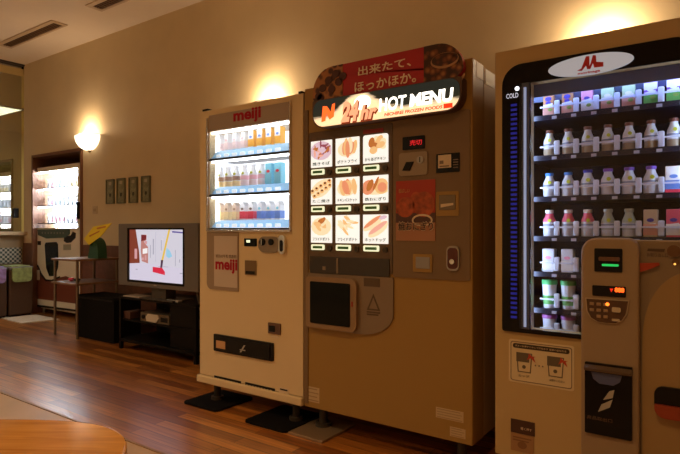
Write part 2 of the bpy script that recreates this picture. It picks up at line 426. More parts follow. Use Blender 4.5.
# shelves and strips, lamps, backing
back = put('backing', B().box(hx0-.035, hx1+.05, 2.66, 2.665, hz0, hz1), lit('backlit_white', (.88, .92, 1), 1.25, (.8, .8, .8)), M1)
put('side_liner', B().box(hx0-.04, hx0-.035, Y+.055, 2.66, hz0, hz1).box(hx1+.05, hx1+.055, Y+.055, 2.66, hz0, hz1), lit('liner_white', (.8, .87, 1), .8, (.85, .87, .9)), M1)
tube_m = lit('tube_light', (.9, .94, 1), 9)
rows = ((1.628, 1.563, .122), (1.392, 1.333, .13), (1.176, 1.118, .118))
shelf_w = lit('price_strip_blue', (.20, .50, .85), .4, (.3, .55, .8))
btn = lit('button_white', (.75, .9, 1), .9, (.8, .85, .9))
cols = [XA(220.5, 2.5)+(XA(279.8, 2.5)-XA(220.5, 2.5))*k/7 for k in range(8)]
for i, (zp, zs, hh) in enumerate(rows):
    put('shelf', B().box(hx0, hx1, Y+.01, 2.64, zs-.004, zs+.010).box(hx0-.002, hx1+.002, Y-.004, Y+.012, zs-.006, zs+.006), mat('shelf_black', (.03, .03, .03), .4), M1)
    put('price_strip', B().side([(Y+.015, zs+.012), (Y+.06, zp), (Y+.07, zp), (Y+.07, zs+.012)], hx0, hx1), shelf_w, M1)
    for c in cols:
        xx = c*(2.43/2.5)
        put('selection_button', B().box(xx-.024, xx+.016, Y+.012, Y+.022, zs+.014, zs+.034, .003), btn, M1)
    put('lamp_tube', B().box(hx0-.03, hx1+.04, Y+.018, Y+.034, (hz1 if i == 0 else rows[i-1][1]-.004)-.012, (hz1 if i == 0 else rows[i-1][1]-.004)-.001), tube_m, M1)
put('side_lamp', B().cyl((hx0-.016, Y+.068, (hz0+hz1)/2), .010, hz1-hz0-.05), tube_m, M1, smooth=True)
put('glass_pane', B().box(hx0, hx1, Y-.002, Y+.001, hz0, hz1), glassy, M1)
# controls
def plate(name, pl, pr, pt, pb, m, par, y0, y1, r=.004, label=None):
    a, b, c, d = RC(pl, pr, pt, pb)
    return put(name, B().prism(rr(a, b, c, d, min(r, (b-a)/2.01, (d-c)/2.01)), y0, y1), m, par, label)
plate('display', 244.5, 257, 238.5, 246.3, blackg, M1, Y-.004, Y)
a, b, c, d = RC(247, 250.5, 240, 242.5); put('display_light', B().box(a, b, Y-.005, Y-.004, c, d), lit('pale_led', (.8, .9, .6), 1), M1)
plate('coin_plate', 259, 280.5, 236.5, 252.5, mat('coin_plate', (.34, .27, .2), .3, .6), M1, Y-.01, Y, .05)
for p_, q_, r_ in ((264, 242, .021), (272.5, 242, .019)):
    put('coin_dial', B().cyl((XA(p_), Y-.012, ZA(p_, q_)), r_, .012, 'Y'), blackg, M1, smooth=True)
put('coin_slot', B().box(XA(263), XA(264), Y-.02, Y-.017, ZA(263, 245), ZA(263, 239)), chrome, M1)
a, b, c, d = RC(280.5, 286.5, 235, 254)
put('lock_handle', B().prism(rr(a, b, c, d, .022), Y-.02, Y), chrome, M1)
put('lock_recess', B().prism(rr(a+.012, b-.012, c+.015, d-.03, .010), Y-.022, Y-.02), black, M1)
plate('bill_slot', 245.5, 256.5, 260.5, 275, mat('bill_plate', (.2, .13, .06), .35), M1, Y-.006, Y)
a, b, c, d = RC(246.5, 255.5, 271, 274); put('bill_mouth', B().box(a, b, Y-.008, Y-.006, c, d), black, M1)
plate('return_box', 268.8, 281, 323, 334, mat('return_brown', (.12, .06, .04), .3), M1, Y-.008, Y)
a, b, c, d = RC(270, 276, 325.5, 331.5); put('return_flap', B().box(a, b, Y-.011, Y-.008, c, d, .002), blackg, M1)
plate('return_label', 271, 279, 335.5, 338, pale, M1, Y-.002, Y)
fx0, fx1 = XA(215), XA(274); fz0, fz1 = ZA(215, 350.2), ZA(215, 333.5)
put('dispensing_flap', B().prism(rr(fx0, fx1, fz0, fz1, .006), Y-.012, Y).box(fx0+.02, fx1-.02, Y-.018, Y-.012, fz0+.012, fz1-.012, .003), black, M1)
a, b, c, d = RC(218.5, 227.5, 340.5, 348); put('flap_sticker', B().box(a, b, Y-.02, Y-.018, c, d), mat('sticker_orange', (.6, .34, .16), .5), M1)
a, b, c, d = RC(242, 247.5, 344.5, 352); put('flap_symbol', B().prism([(a, c), (a+.012, c), (b, d), (b-.012, d)], Y-.02, Y-.018).box(a, b, Y-.02, Y-.018, c+.012, c+.018), lgrey, M1)
for (p0, q0, p1) in ((214.5, 376.5, 241), (245.5, 383.3, 275)):
    x0_, x1_ = XA(p0), XA(p1); z_ = ZA(p0, q0)
    put('vent_slot', B().box(x0_, x1_, Y-.003, Y, z_-.014, z_+.008), black, M1)
    lb = B()
    for k in range(9): lb.box(x0_+.012+(x1_-x0_-.024)*k/9, x0_+.012+(x1_-x0_-.024)*(k+.45)/9, Y-.005, Y-.003, z_-.022, z_-.004)
    put('vent_fins', lb, cream_d, M1)
a, b, c, d = RC(279, 289, 388, 397); put('rating_sticker', B().box(a, b, Y-.002, Y, c, d), pale, M1)
put('sticker_print', B().box(a+.01, b-.01, Y-.003, Y-.002, d-.014, d-.006).box(a+.03, b-.005, Y-.003, Y-.002, c+.006, c+.018), black, M1)
for x_ in (mx0+.1, mx1-.1):
    for y_ in (2.46, 3.05):
        put('leg', B().cyl((x_, y_, .07), .022, .12).cyl((x_, y_, .022), .04, .02), legm, M1, smooth=True)

# cartons and bottles in its window: one of each kind, then copies
def carton(name, w, d, h, body, band, cap, label, cat, group, gable=False, style=0):
    t = thing(name, (0, 0, 0), label, cat, group)
    if gable:
        b = B().box(-w/2, w/2, -d/2, d/2, 0, h*.78)
        b.prism([(-w/2, h*.78), (w/2, h*.78), (w*.12, h), (-w*.12, h)], -d/2, d/2)
    else: b = B().box(-w/2, w/2, -d/2, d/2, 0, h, .003)
    put('body', b, body, t, local=True)
    put('label_band', B().box(-w/2-.0006, w/2+.0006, -d/2-.0008, d/2, h*.08, h*.48), band, t, local=True)
    put('print', B().prism(ell(0, h*.62, w*.26, h*.07, 12), -d/2-.001, -d/2), cap, t, local=True)
    return t
def bottle(name, r, h, body, band, capm, label, cat, group, lower=None):
    t = thing(name, (0, 0, 0), label, cat, group)
    prof = [(r*.9, 0), (r, .006), (r, h*.55), (r*.93, h*.62), (r*.62, h*.78), (r*.56, h*.86), (r*.56, h*.9)]
    put('body', B().lathe(prof, 0, 0, 16), body, t, local=True, smooth=True)
    put('cap', B().lathe([(r*.6, h*.88), (r*.68, h*.89), (r*.68, h*.985), (r*.6, h)], 0, 0, 16), capm, t, local=True, smooth=True)
    put('label_band', B().lathe([(r*1.02, h*.3), (r*1.02, h*.5)], 0, 0, 16), band, t, local=True, smooth=True)
    if lower: put('lower_wrap', B().lathe([(r*1.015, .004), (r*1.02, h*.27)], 0, 0, 16), lower, t, local=True, smooth=True)
    put('stamp', B().prism(ell(r*.25, h*.6, r*.3, r*.3, 12), -r*1.06, -r*.7), M_STAMP, t, local=True)
    return t
def cup(name, r, h, body, lid, band, label, cat, group):
    t = thing(name, (0, 0, 0), label, cat, group)
    put('body', B().lathe([(r*.78, 0), (r*.8, .003), (r*.98, h*.86)], 0, 0, 18), body, t, local=True, smooth=True)
    put('lid', B().lathe([(r*1.04, h*.84), (r*1.06, h*.86), (r*1.06, h*.97), (r, h)], 0, 0, 18), lid, t, local=True, smooth=True)
    put('label_band', B().lathe([(r*.83, h*.14), (r*.93, h*.45)], 0, 0, 18), band, t, local=True, smooth=True)
    return t
def prod(c, e=0): return mat('print_%02x%02x%02x' % tuple(int(v*255) for v in c), c, .4)
M_STAMP = prod((.55, .6, .05))
pinkw = prod((.95, .78, .80)); pinkp = prod((.95, .55, .62)); orangep = prod((.95, .5, .08)); wht = prod((.92, .93, .95))
coffee = prod((.45, .28, .2)); yel = prod((.95, .75, .4)); cyan = prod((.25, .68, .85)); bluep = prod((.15, .3, .75)); beige = prod((.88, .70, .55)); redp = prod((.8, .05, .10))
ORD = ('leftmost', 'second from left', 'third from left', 'fourth from left', 'fifth from left', 'sixth from left', 'seventh from left', 'eighth from left')
GR1 = 'drink packs in the cream machine window'
protos = {
 'pk': carton('milk_carton', .034, .04, .112, wht, pinkw, pinkp, 'x', 'carton', GR1),
 'or': carton('milk_carton', .046, .045, .112, wht, orangep, bluep, 'x', 'carton', GR1),
 'cf': bottle('milk_bottle', .026, .135, wht, coffee, wht, 'x', 'bottle', GR1, lower=yel),
 'pb': bottle('milk_bottle', .026, .135, wht, pinkp, wht, 'x', 'bottle', GR1, lower=pinkw),
 'cy': carton('milk_carton', .052, .045, .13, cyan, cyan, redp, 'x', 'carton', GR1),
 'be': carton('milk_carton', .040, .04, .115, beige, yel, coffee, 'x', 'carton', GR1, gable=True),
 'rd': carton('milk_carton', .044, .045, .115, wht, redp, greyprint, 'x', 'carton', GR1, gable=True),
 'bl': carton('milk_carton', .040, .045, .115, wht, bluep, cyan, 'x', 'carton', GR1, gable=True),
}
orange_side = put('side_panel', B().box(.0232, .0250, -.0225, .0225, 0, .11), orangep, protos['or'], local=True)
desc = {'pk': 'white carton with pale pink print', 'or': 'white carton with an orange side', 'cf': 'white bottle with coffee-brown band', 'pb': 'white bottle with pink band',
        'cy': 'cyan carton with a red mark', 'be': 'beige gable-top carton', 'rd': 'white and red gable-top carton', 'bl': 'white and blue gable-top carton'}
used = set()
def place(pr, key, x, y, z, label):
    if key not in used: used.add(key); o = pr[key]
    else: o = copy_tree(pr[key])
    o.location = (x, y, z); o['label'] = label
    return o
rowname = ('top', 'middle', 'bottom')
for i, keys in enumerate((('pk',)*4+('or',)*4, ('cf',)*3+('pb',)*3+('cy',)*2, ('be',)*3+('rd',)*2+('bl',)*3)):
    for k, key in enumerate(keys):
        place(protos, key, cols[k], 2.5, rows[i][0], '%s, %s in %s row, cream machine' % (desc[key], ORD[k], rowname[i]))
put('display_tray', B().box(hx0-.03, hx1+.045, Y+.08, Y+.17, rows[0][0]-.006, rows[0][0]), inside, M1)
put('display_tray', B().box(hx0-.03, hx1+.045, Y+.08, Y+.17, rows[1][0]-.006, rows[1][0]), inside, M1)
put('display_tray', B().box(hx0-.03, hx1+.045, Y+.08, Y+.17, rows[2][0]-.006, rows[2][0]), inside, M1)

# mats under the machines
def floormat(name, x0, x1, y0, y1, z, m, label, cat, group):
    o = tag(put(name, B().slab(rr(x0, x1, y0, y1, .03, 3), .0, z), m, None, org=((x0+x1)/2, (y0+y1)/2, 0)), label, cat, group)
    return o
G = 'anchor pads under the vending machines'
floormat('floor_pad', -2.88, -2.56, 2.29, 2.62, .012, blackm, 'black anti-slip pad under the outer front foot of the cream machine', 'floor pad', G)
floormat('floor_pad', -2.31, -1.99, 2.27, 2.62, .012, blackm, 'black anti-slip pad on the floor under the cream machine beside the metal plate', 'floor pad', G)
o = tag(put('anchor_plate', B().box(-1.975, -1.74, 2.28, 2.6, 0, .014, .003), mat('dull_steel', (.34, .24, .15), .4, .5), None, org=(-1.87, 2.45, 0)), 'grey metal anchor plate under the front corner of the hot food machine', 'metal plate')

# =====================================================================
#  2. hot food machine
# =====================================================================
nx0, nx1 = XA(304.5), XA(472.5)
nz0, nz1 = .125, 1.905
M2 = thing('vending_machine', ((nx0+nx1)/2, Y, 0), 'brown hot food vending machine with nine lit menu pictures and a red sign on top', 'vending machine')
put('cabinet', B().box(nx0+.004, nx1-.004, Y+.155, 3.2, nz0, nz1-.006, .004), mat('cabinet_side', (.45, .30, .15), .5), M2)
put('door', B().box(nx0, nx1, Y, Y+.14, nz0+.0, nz1, .005), bronze, M2)
for (u0, u1, v0, v1) in ((Y+.045, Y+.132, 1.827, 1.899), (Y+.172, Y+.295, 1.822, 1.893)): put('light_patch', B().box(nx1-.001 if u0 < 2.45 else nx1-.004, nx1+.0015 if u0 < 2.45 else nx1-.002, u0, u1, v0, v1), mat('light_patch', (.97, .93, .80), .5), M2)  # pale boxes paint the lamp light falling on the machine's side
put('door_gasket', B().box(nx0+.01, nx1-.01, Y+.14, Y+.155, nz0+.02, nz1-.02), black, M2)
put('door_side_rail', B().box(nx0, nx0+.03, Y-.006, Y, nz0+.02, nz1-.12, .003), bronze_p, M2)
put('menu_panel', B().prism(rr(XA(309.5), XA(393), ZA(350, 272), ZA(350, 128), .01), Y-.006, Y), mat('menu_panel', (.13, .08, .04), .35), M2)
put('control_panel', B().prism(rr(XA(393.6), XA(470.5), ZA(432, 279), ZA(432, 114), .012), Y-.006, Y), bronze_p, M2)
# signs on top
sx0, sx1 = XA(312.5, 2.34), XA(461.5, 2.34)
zA, zB, zC = 1.660, 1.812, 1.982
rw = .075
put('lit_sign_box', B().prism(rr(sx0, sx1, zA, zB, (rw, rw, .01, .01), 8), Y-.06, Y), mat('sign_housing', (.10, .05, .03), .5), M2)
wood_sign = None
def sign_mat():
    m = bpy.data.materials.new('backlit_sign_print'); m.use_nodes = True; nt = m.node_tree; L = nt.links.new; p = nt.nodes['Principled BSDF']
    tc = nt.nodes.new('ShaderNodeTexCoord'); sp = nt.nodes.new('ShaderNodeSeparateXYZ'); L(tc.outputs['Generated'], sp.inputs[0])
    nz = nt.nodes.new('ShaderNodeTexNoise'); nz.inputs['Scale'].default_value = 7; L(tc.outputs['Generated'], nz.inputs['Vector'])
    def M(op, a, b=None):
        n = nt.nodes.new('ShaderNodeMath'); n.operation = op
        for i, v in enumerate((a, b)):
            if isinstance(v, (int, float)): n.inputs[i].default_value = v
            elif v is not None: L(v, n.inputs[i])
        return n.outputs[0]
    # boundary between dark photo (top) and tan ground (bottom) of the print
    q = M('DIVIDE', M('SUBTRACT', sp.outputs['X'], .35), .15)
    h = M('ADD', M('MULTIPLY', M('POWER', 2.718, M('MULTIPLY', M('MULTIPLY', q, q), -1.0)), .75), .20)
    d = M('ADD', M('SUBTRACT', sp.outputs['Z'], h), M('MULTIPLY', M('SUBTRACT', nz.outputs['Fac'], .5), .35))
    r = nt.nodes.new('ShaderNodeValToRGB'); e = r.color_ramp.elements; r.color_ramp.interpolation = 'LINEAR'
    e[0].position = 0; e[0].color = (.95, .66, .36, 1); e[1].position = .5; e[1].color = (.015, .016, .012, 1)
    k = e.new(.10); k.color = (.62, .48, .30, 1); k = e.new(.20); k.color = (.02, .018, .010, 1)
    L(d, r.inputs['Fac']); L(r.outputs['Color'], p.inputs['Base Color']); L(r.outputs['Color'], p.inputs['Emission Color'])
    p.inputs['Emission Strength'].default_value = 1.3; p.inputs['Roughness'].default_value = .6; p.inputs['Specular IOR Level'].default_value = .1
    return m
put('lit_sign_face', B().prism(rr(sx0+.008, sx1-.008, zA+.007, zB-.004, (rw-.006, rw-.006, .05, .05), 8), Y-.064, Y-.06), sign_mat(), M2)
ys = Y-.0645
glow = lit('letter_white_lit', (1, .95, .82), 2.6)
orl = lit('logo_orange_lit', (1, .13, .02), 1.4); orp = lit('letter_salmon_lit', (1, .45, .24), .95)
redl = lit('letter_red_lit', (.9, .05, .01), .9); rdk = lit('outline_brown_lit', (.30, .05, .015), .5)
def fitsign(pl, pr, pt, pb):
    return XA(pl, 2.34), XA(pr, 2.34), ZA((pl+pr)/2, pb, 2.34), ZA((pl+pr)/2, pt, 2.34)
# N mark: two slanted strokes
a, b, c, d = fitsign(322, 335.5, 104.5, 121.5)
w_ = (b-a)
put('logo', B().prism([(a, c), (a+.3*w_, c+.004), (a+.42*w_, d-.01), (a+.12*w_, d-.006)], ys-.002, ys)
    .prism([(a+.12*w_, d-.006), (a+.42*w_, d-.01), (a+.92*w_, c+.02), (a+.6*w_, c+.008)], ys-.0025, ys)
    .prism([(a+.6*w_, c+.008), (a+.92*w_, c+.02), (b, d), (a+.82*w_, d-.004)], ys-.003, ys), orl, M2)
a, b, c, d = fitsign(341.5, 375, 99, 121.5)
put('sunburst', B().prism(ell((a+b)/2+.03, d-.022, .050, .036, 28), ys-.001, ys), glow, M2)
text('24', rdk, M2, a+.002, a+.118, c-.006, d-.012, ys-.001, bold=.09, name='number_shadow', shear=.25)
text('24', orp, M2, a, a+.112, c+.004, d-.004, ys-.0025, bold=.05, name='number', shear=.25)
text('hr', rdk, M2, a+.122, b+.024, c-.006, d-.036, ys-.0015, bold=.09, name='number_shadow', shear=.25)
text('hr', orp, M2, a+.118, b+.016, c+.004, d-.038, ys-.0028, bold=.04, name='number', shear=.25)
a, b, c, d = fitsign(379.5, 407, 94, 108.5); c = ZA(380, 112, 2.34); d = ZA(380, 99, 2.34)
text('HOT', glow, M2, a, b, c, d, ys-.001, bold=.02, name='sign_lettering', shear=.1)
a = XA(410, 2.34); b = XA(454, 2.34)
text('MENU', glow, M2, a, b, c+.002, d-.002, ys-.001, bold=.035, name='sign_lettering', shear=.1)
put('red_strip', B().box(XA(444, 2.34), XA(453, 2.34), ys-.001, ys, c-.028, c-.006), redl, M2)
text('NICHIREI FROZEN FOODS', redl, M2, XA(385, 2.34), XA(443, 2.34), c-.026, c-.010, ys-.001, bold=.03, name='small_lettering', shear=.1)
# red banner
R_ = .13
ban = rr(sx0-.004, XA(463.5, 2.35), zB, zC, (.02, .05, R_, R_), 8)
put('banner_board', B().prism(ban, Y-.05, Y-.02), mat('banner_red', (.46, .012, .025), .45), M2)
bx0, bx1 = sx0-.004, XA(463.5, 2.35)
def clip_x(pts, lo, hi):
    out = []
    for (x, z), (x2, z2) in zip(pts, pts[1:]+pts[:1]):
        def ins(q): return lo <= q <= hi
        if ins(x): out.append((x, z))
        for lim in ((lo, hi) if x < x2 else (hi, lo)):
            if (x-lim)*(x2-lim) < 0: out.append((lim, z+(z2-z)*(lim-x)/(x2-x)))
    return out
def photo_mat(name, c1, c2, c3, sc, thr=(.15, .35, .6)):
    m = mat(name, c1, .45); nt = m.node_tree
    v = nt.nodes.new('ShaderNodeTexVoronoi'); v.inputs['Scale'].default_value = sc
    tc = nt.nodes.new('ShaderNodeTexCoord'); r = nt.nodes.new('ShaderNodeValToRGB'); e = r.color_ramp.elements
    e[0].position = thr[0]; e[0].color = (*c1, 1); e[1].position = thr[2]; e[1].color = (*c3, 1); k = e.new(thr[1]); k.color = (*c2, 1)
    nt.links.new(tc.outputs['Object'], v.inputs['Vector']); nt.links.new(v.outputs['Distance'], r.inputs['Fac'])
    nt.links.new(r.outputs['Color'], nt.nodes['Principled BSDF'].inputs['Base Color']); return m
put('banner_photo', B().prism(clip_x(ban, bx0, XA(343, 2.35)), Y-.053, Y-.05), photo_mat('photo_dumplings', (.10, .02, .012), (.05, .012, .01), (.42, .17, .05), 26), M2)
put('banner_photo', B().prism(clip_x(ban, XA(424, 2.35), bx1), Y-.053, Y-.05), photo_mat('photo_fried', (.36, .16, .05), (.2, .06, .02), (.05, .015, .01), 30), M2)
pl_ = B()
for k in range(7):
    q = [(-1.73+.0, 0)]
cx_ = XA(329, 2.35)
skew = B()
for (p_, q_) in ((318, 96), (322, 88), (328, 80), (335, 73.5), (342, 76), (320, 98), (331, 89), (338, 81.5)):
    skew.b.verts.ensure_lookup_table(); skew.prism(ell(XA(p_, 2.34), ZA(p_, q_, 2.34), .024, .021, 14), Y-.056, Y-.053)
put('food_picture', skew, mat('dumpling_brown', (.07, .015, .012), .35), M2)
plate_pts = [(XA(420+44*t, 2.34)+0, ZA(436+10*t, 62-2*math.sin(t*PI)*0+12*math.sin(PI*t), 2.34)) for t in (0, 1)]
pf = B()
pf.ring(ell(XA(444, 2.34), ZA(444, 60, 2.34), .070, .036, 30), ell(XA(444, 2.34), ZA(444, 60, 2.34)+.005, .066, .030, 30), Y-.0555, Y-.053)
pf.prism([(XA(457, 2.34), ZA(457, 83.5, 2.34)), (XA(459, 2.34), ZA(459, 84.5, 2.34)), (XA(465, 2.34), ZA(465, 74, 2.34)), (XA(463.5, 2.34), ZA(463.5, 72.5, 2.34))], Y-.0555, Y-.053)
put('plate_picture', pf, mat('plate_tan', (.45, .25, .12), .45), M2)
ban_ink = mat('banner_ink', (.92, .78, .62), .5)
def btxt(s, pl, pr, ptL, pbL, bold):
    text(s, ban_ink, M2, XA(pl, 2.345), XA(pr, 2.345), ZA(pl, pbL, 2.345), ZA(pl, ptL, 2.345), Y-.0535, bold=bold, name='banner_lettering')
btxt('出来たて、', 358, 411, 67, 76.2, .03)
btxt('ほっかほか。', 354.5, 416, 82.5, 92.5, .03)
# nine menu pictures
green_ink = mat('menu_ink', (.03, .09, .02), .5)
bar_m = lit('button_white_lit', (.85, .92, .62), .9); grn = lit('button_green', (.04, .10, .02), .35)
knobm = mat('menu_knob', (.05, .04, .025), .35)
WBG = (.95, .93, .84)
pic_ground = lit('picture_ground', (1, .97, .88), .92, (.5, .48, .42), .3)
def ink(k, c):
    c = tuple(v**1.3 for v in c)
    return lit('food_'+k, c, .95, tuple(v*.3 for v in c), .3)
T1, T2, T3, T4 = ink('tan', (.92, .60, .30)), ink('brown', (.60, .24, .07)), ink('pale', (.96, .80, .54)), ink('deep', (.22, .06, .02))
T5, T6, T7, T8 = ink('plum', (.40, .12, .16)), ink('pink', (.90, .50, .40)), ink('salmon', (.85, .38, .22)), ink('lilac', (.78, .60, .66))
def heap(n, mats, a, b, sx, sz, rot, sd, jit=.5, cz=.62):
    q = random.Random(sd); out = []
    for k in range(n):
        u = q.random()*2*PI; w = q.random()**.5
        out.append((mats[k % len(mats)], .5+sx*w*math.cos(u), cz+sz*w*math.sin(u), a*(.8+.4*q.random()), b*(.8+.4*q.random()), rot+jit*(q.random()-.5)*2))
    return out
foods = [
 ('fried noodle', [(T8, .5, .60, .46, .30, 0)]+heap(26, [T5, T2, T8, T6], .12, .035, .30, .19, .4, 1, 2), '焼きそば'),
 ('toast', [(T3, .5, .58, .36, .24, .1)]+heap(9, [T1, T3, T7], .085, .22, .26, .07, -.15, 2, .2), 'ポテトフライ'),
 ('nugget', heap(10, [T3, T1, T3, T1, T2], .15, .10, .27, .17, .3, 3, 1.2), 'からあげチキン'),
 ('octopus ball', [(T3, .5, .60, .48, .26, .45)]+[q for k in range(5) for q in ((T1, .16+.165*k, .52+.075*k, .095, .075, 0), (T4, .16+.165*k, .54+.075*k, .05, .035, 0), (T1, .24+.15*k, .36+.08*k, .09, .07, 0), (T4, .24+.15*k, .38+.08*k, .045, .03, 0))][:20], 'たこ焼き'),
 ('fritter', [(T3, .5, .58, .38, .26, .1)]+heap(8, [T1, T7, T1], .10, .22, .26, .06, .1, 5, .25), 'チキンバスケット'),
 ('rice ball', [(T3, .5, .45, .48, .12, 0), (T7, .27, .56, .24, .22, .7), (T2, .33, .62, .10, .20, -.5), (T1, .70, .58, .25, .24, 0), (T2, .52, .66, .05, .24, -.45), (T7, .72, .55, .16, .15, 0)], '焼おにぎり'),
 ('potato', [(T3, .5, .58, .42, .28, 0)]+heap(9, [T1, T3, T1, T2], .15, .07, .27, .17, .5, 7, 1.4), 'フライドポテト'),
 ('fries', heap(13, [T3, T1, T3], .17, .045, .26, .18, -.5, 8, .5), 'フライドポテト'),
 ('hot dog', [(T3, .42, .66, .40, .13, .55), (T7, .40, .70, .36, .06, .55), (T3, .60, .50, .42, .15, .55), (T6, .58, .54, .38, .07, .55), (T8, .75, .82, .14, .06, .2)], 'ホットドッグ'),
]
PX = ((312.2, 332.8), (336.8, 360.2), (364.2, 389))
ZR = ((1.603, 1.458), (1.394, 1.254), (1.194, 1.045))
for i in range(9):
    rI, cI = divmod(i, 3)
    x0_, x1_ = XA(PX[cI][0]), XA(PX[cI][1]); zt_, zb_ = ZR[rI]
    nm, fm, cap = foods[i]
    pts = rr(x0_, x1_, zb_, zt_, (.001, .001, .012, .012) if i == 2 else .001, 3)
    pic = put('menu_picture', B().prism(pts, Y-.011, Y-.006), pic_ground, M2, label='lit %s menu picture' % nm)
    hgt = zt_-zb_; wid = x1_-x0_; byc = {}
    for e_, (m_, u_, v_, a_, b_, r_) in enumerate(fm):
        pts = []
        for q in range(14):
            t_ = 2*PI*q/14; px_, pz_ = a_*1.15*wid*math.cos(t_), b_*1.2*hgt*math.sin(t_)
            X_ = x0_+(.5+(u_-.5)*1.25)*wid+px_*math.cos(r_)-pz_*math.sin(r_); Z_ = zb_+(.62+(v_-.60)*1.25)*hgt+px_*math.sin(r_)+pz_*math.cos(r_)
            pts.append((min(max(X_, x0_+.0005), x1_-.0005), min(max(Z_, zb_), zt_-.0005)))
        byc.setdefault(m_.name, (m_, B()))[1].prism(pts, Y-.0112-.0001*(e_+1), Y-.011)
    for m_, b_ in byc.values(): put('food_print', b_, m_, pic)
    text(cap, green_ink, pic, x0_+.012, x1_-.012, zb_+hgt*.07, zb_+hgt*.20, Y-.0112, bold=.02, name='caption')
    bt = put('selection_button', B().prism(rr(x0_+.002, x0_+(x1_-x0_)*.64, zb_-.040, zb_-.010, .006), Y-.012, Y-.006), bar_m, M2)
    put('button_window', B().box(x0_+.014, x0_+(x1_-x0_)*.56, Y-.0135, Y-.012, zb_-.032, zb_-.018), grn, bt)
    put('round_lamp', B().cyl((x1_-.016, Y-.010, zb_-.030), .014, .010, 'Y'), knobm, M2, smooth=True)
put('price_tag', B().box(XA(364), XA(384), Y-.009, Y-.006, 1.612, 1.632), dkred, M2)
# bottom of menu: slot strip and retrieval door
a, b, c, d = RC(311, 390.5, 257.5, 275)
put('slot_strip', B().box(XA(311), XA(390.5), Y-.012, Y-.006, c, d, .002), mat('slot_strip', (.04, .028, .02), .25), M2)
put('slot_strip_divider', B().box(XA(338), XA(339.5), Y-.016, Y-.012, c+.006, d-.006), taupe, M2)
put('slot_strip_mark', B().box(XA(324), XA(327), Y-.014, Y-.012, c+.02, c+.04), taupe, M2)
dz0, dz1 = ZA(310, 326.5), ZA(310, 275)
hx = XA(394)
hood = [(XA(309), dz0), (XA(358), dz0-.004)]
zc_ = (dz0+dz1)/2
for k in range(11):
    t_ = -PI/2+PI/2*k/10
    hood.append((XA(360)+(hx-XA(360))*math.cos(t_), dz0+.115+.119*math.sin(t_)))
hood += [(hx, dz1+.012), (XA(309), dz1+.012)]
put('hood_panel', B().prism(hood, Y-.010, Y), mat('hood_taupe', (.25, .18, .12), .4), M2)
dr = put('pickup_door', B().prism(rr(XA(309.5), XA(359.5), dz0+.004, dz1-.004, (.02, .04, .04, .02)), Y-.032, Y-.006), mat('door_bronze', (.30, .19, .10), .4), M2)
put('door_window', B().prism(rr(XA(314), XA(353.5), dz0+.03, dz1-.03, .008), Y-.036, Y-.030), mat('black_window', (.003, .004, .003), .12, spec=.15), dr)
put('door_catch', B().box(XA(355), XA(356.3), Y-.036, Y-.03, ZA(355, 306), ZA(355, 301), .001), mat('catch_red', (.35, .02, .01), .4), dr)
a, b, c, d = RC(365, 381, 278, 286.5); put('hood_label', B().box(a, b, Y-.012, Y-.010, c, d), bronze_d, M2)
a, b, c, d = RC(368, 381, 294, 314)
put('warning_triangle', B().ring([(a, c+.02), (b, c+.02), ((a+b)/2, d)], [(a+.011, c+.027), (b-.011, c+.027), ((a+b)/2, d-.015)], Y-.012, Y-.010).box(a, b, Y-.012, Y-.010, c+.006, c+.013).box(a, b-.01, Y-.012, Y-.010, c-.006, c+.001), bronze_d, M2)
# right control column
def plate2(name, pl, pr, pt, pb, m, par, dep=.004, r=.004, label=None, base=.006):
    a, b, c, d = RC(pl, pr, pt, pb)
    return put(name, B().prism(rr(a, b, c, d, min(r, (b-a)/2.01, (d-c)/2.01)), Y-base-dep, Y-base), m, par, label)
plate2('display', 403.5, 425.5, 136.5, 149.5, blackg, M2, .005)
a, b, c, d = RC(411, 423, 140, 145.5)
text('売切', lit('red_led', (.8, .02, .03), .55), M2, a, b, c, d, Y-.0115, bold=.02, name='display_digits')
plate2('coin_plate', 400, 428.5, 152.5, 175.5, mat('coin_panel', (.33, .25, .17), .35, .4), M2, .006, .014)
put('coin_slot_disc', B().cyl((XA(421.5), Y-.014, ZA(421.5, 160)), .018, .008, 'Y'), steel, M2, smooth=True)
put('coin_slot', B().box(XA(421.1), XA(421.9), Y-.019, Y-.018, ZA(421, 162.5), ZA(421, 157.5)), black, M2)
put('return_lever', B().prism([(XA(404), ZA(404, 171)), (XA(411), ZA(411, 171)), (XA(415), ZA(415, 162)), (XA(408), ZA(408, 162.5))], Y-.02, Y-.012), black, M2)
plate2('notice', 437, 460.5, 153.5, 172.5, blackg, M2, .003)
a, b, c, d = RC(439, 452, 155, 168); put('notice_card', B().box(a, b, Y-.010, Y-.009, c, d), pale, M2)
a, b, c, d = RC(454, 459, 155, 168)
nb = B()
for k in range(4): nb.box(a, b, Y-.010, Y-.009, c+.012*k, c+.012*k+.005)
a, b, c, d = RC(440.5, 450, 159, 167); nb.box(a, b, Y-.011, Y-.010, c, c+.006).box(a, a+.02, Y-.011, Y-.010, c+.014, c+.03)
put('notice_print', nb, greyprint, M2)
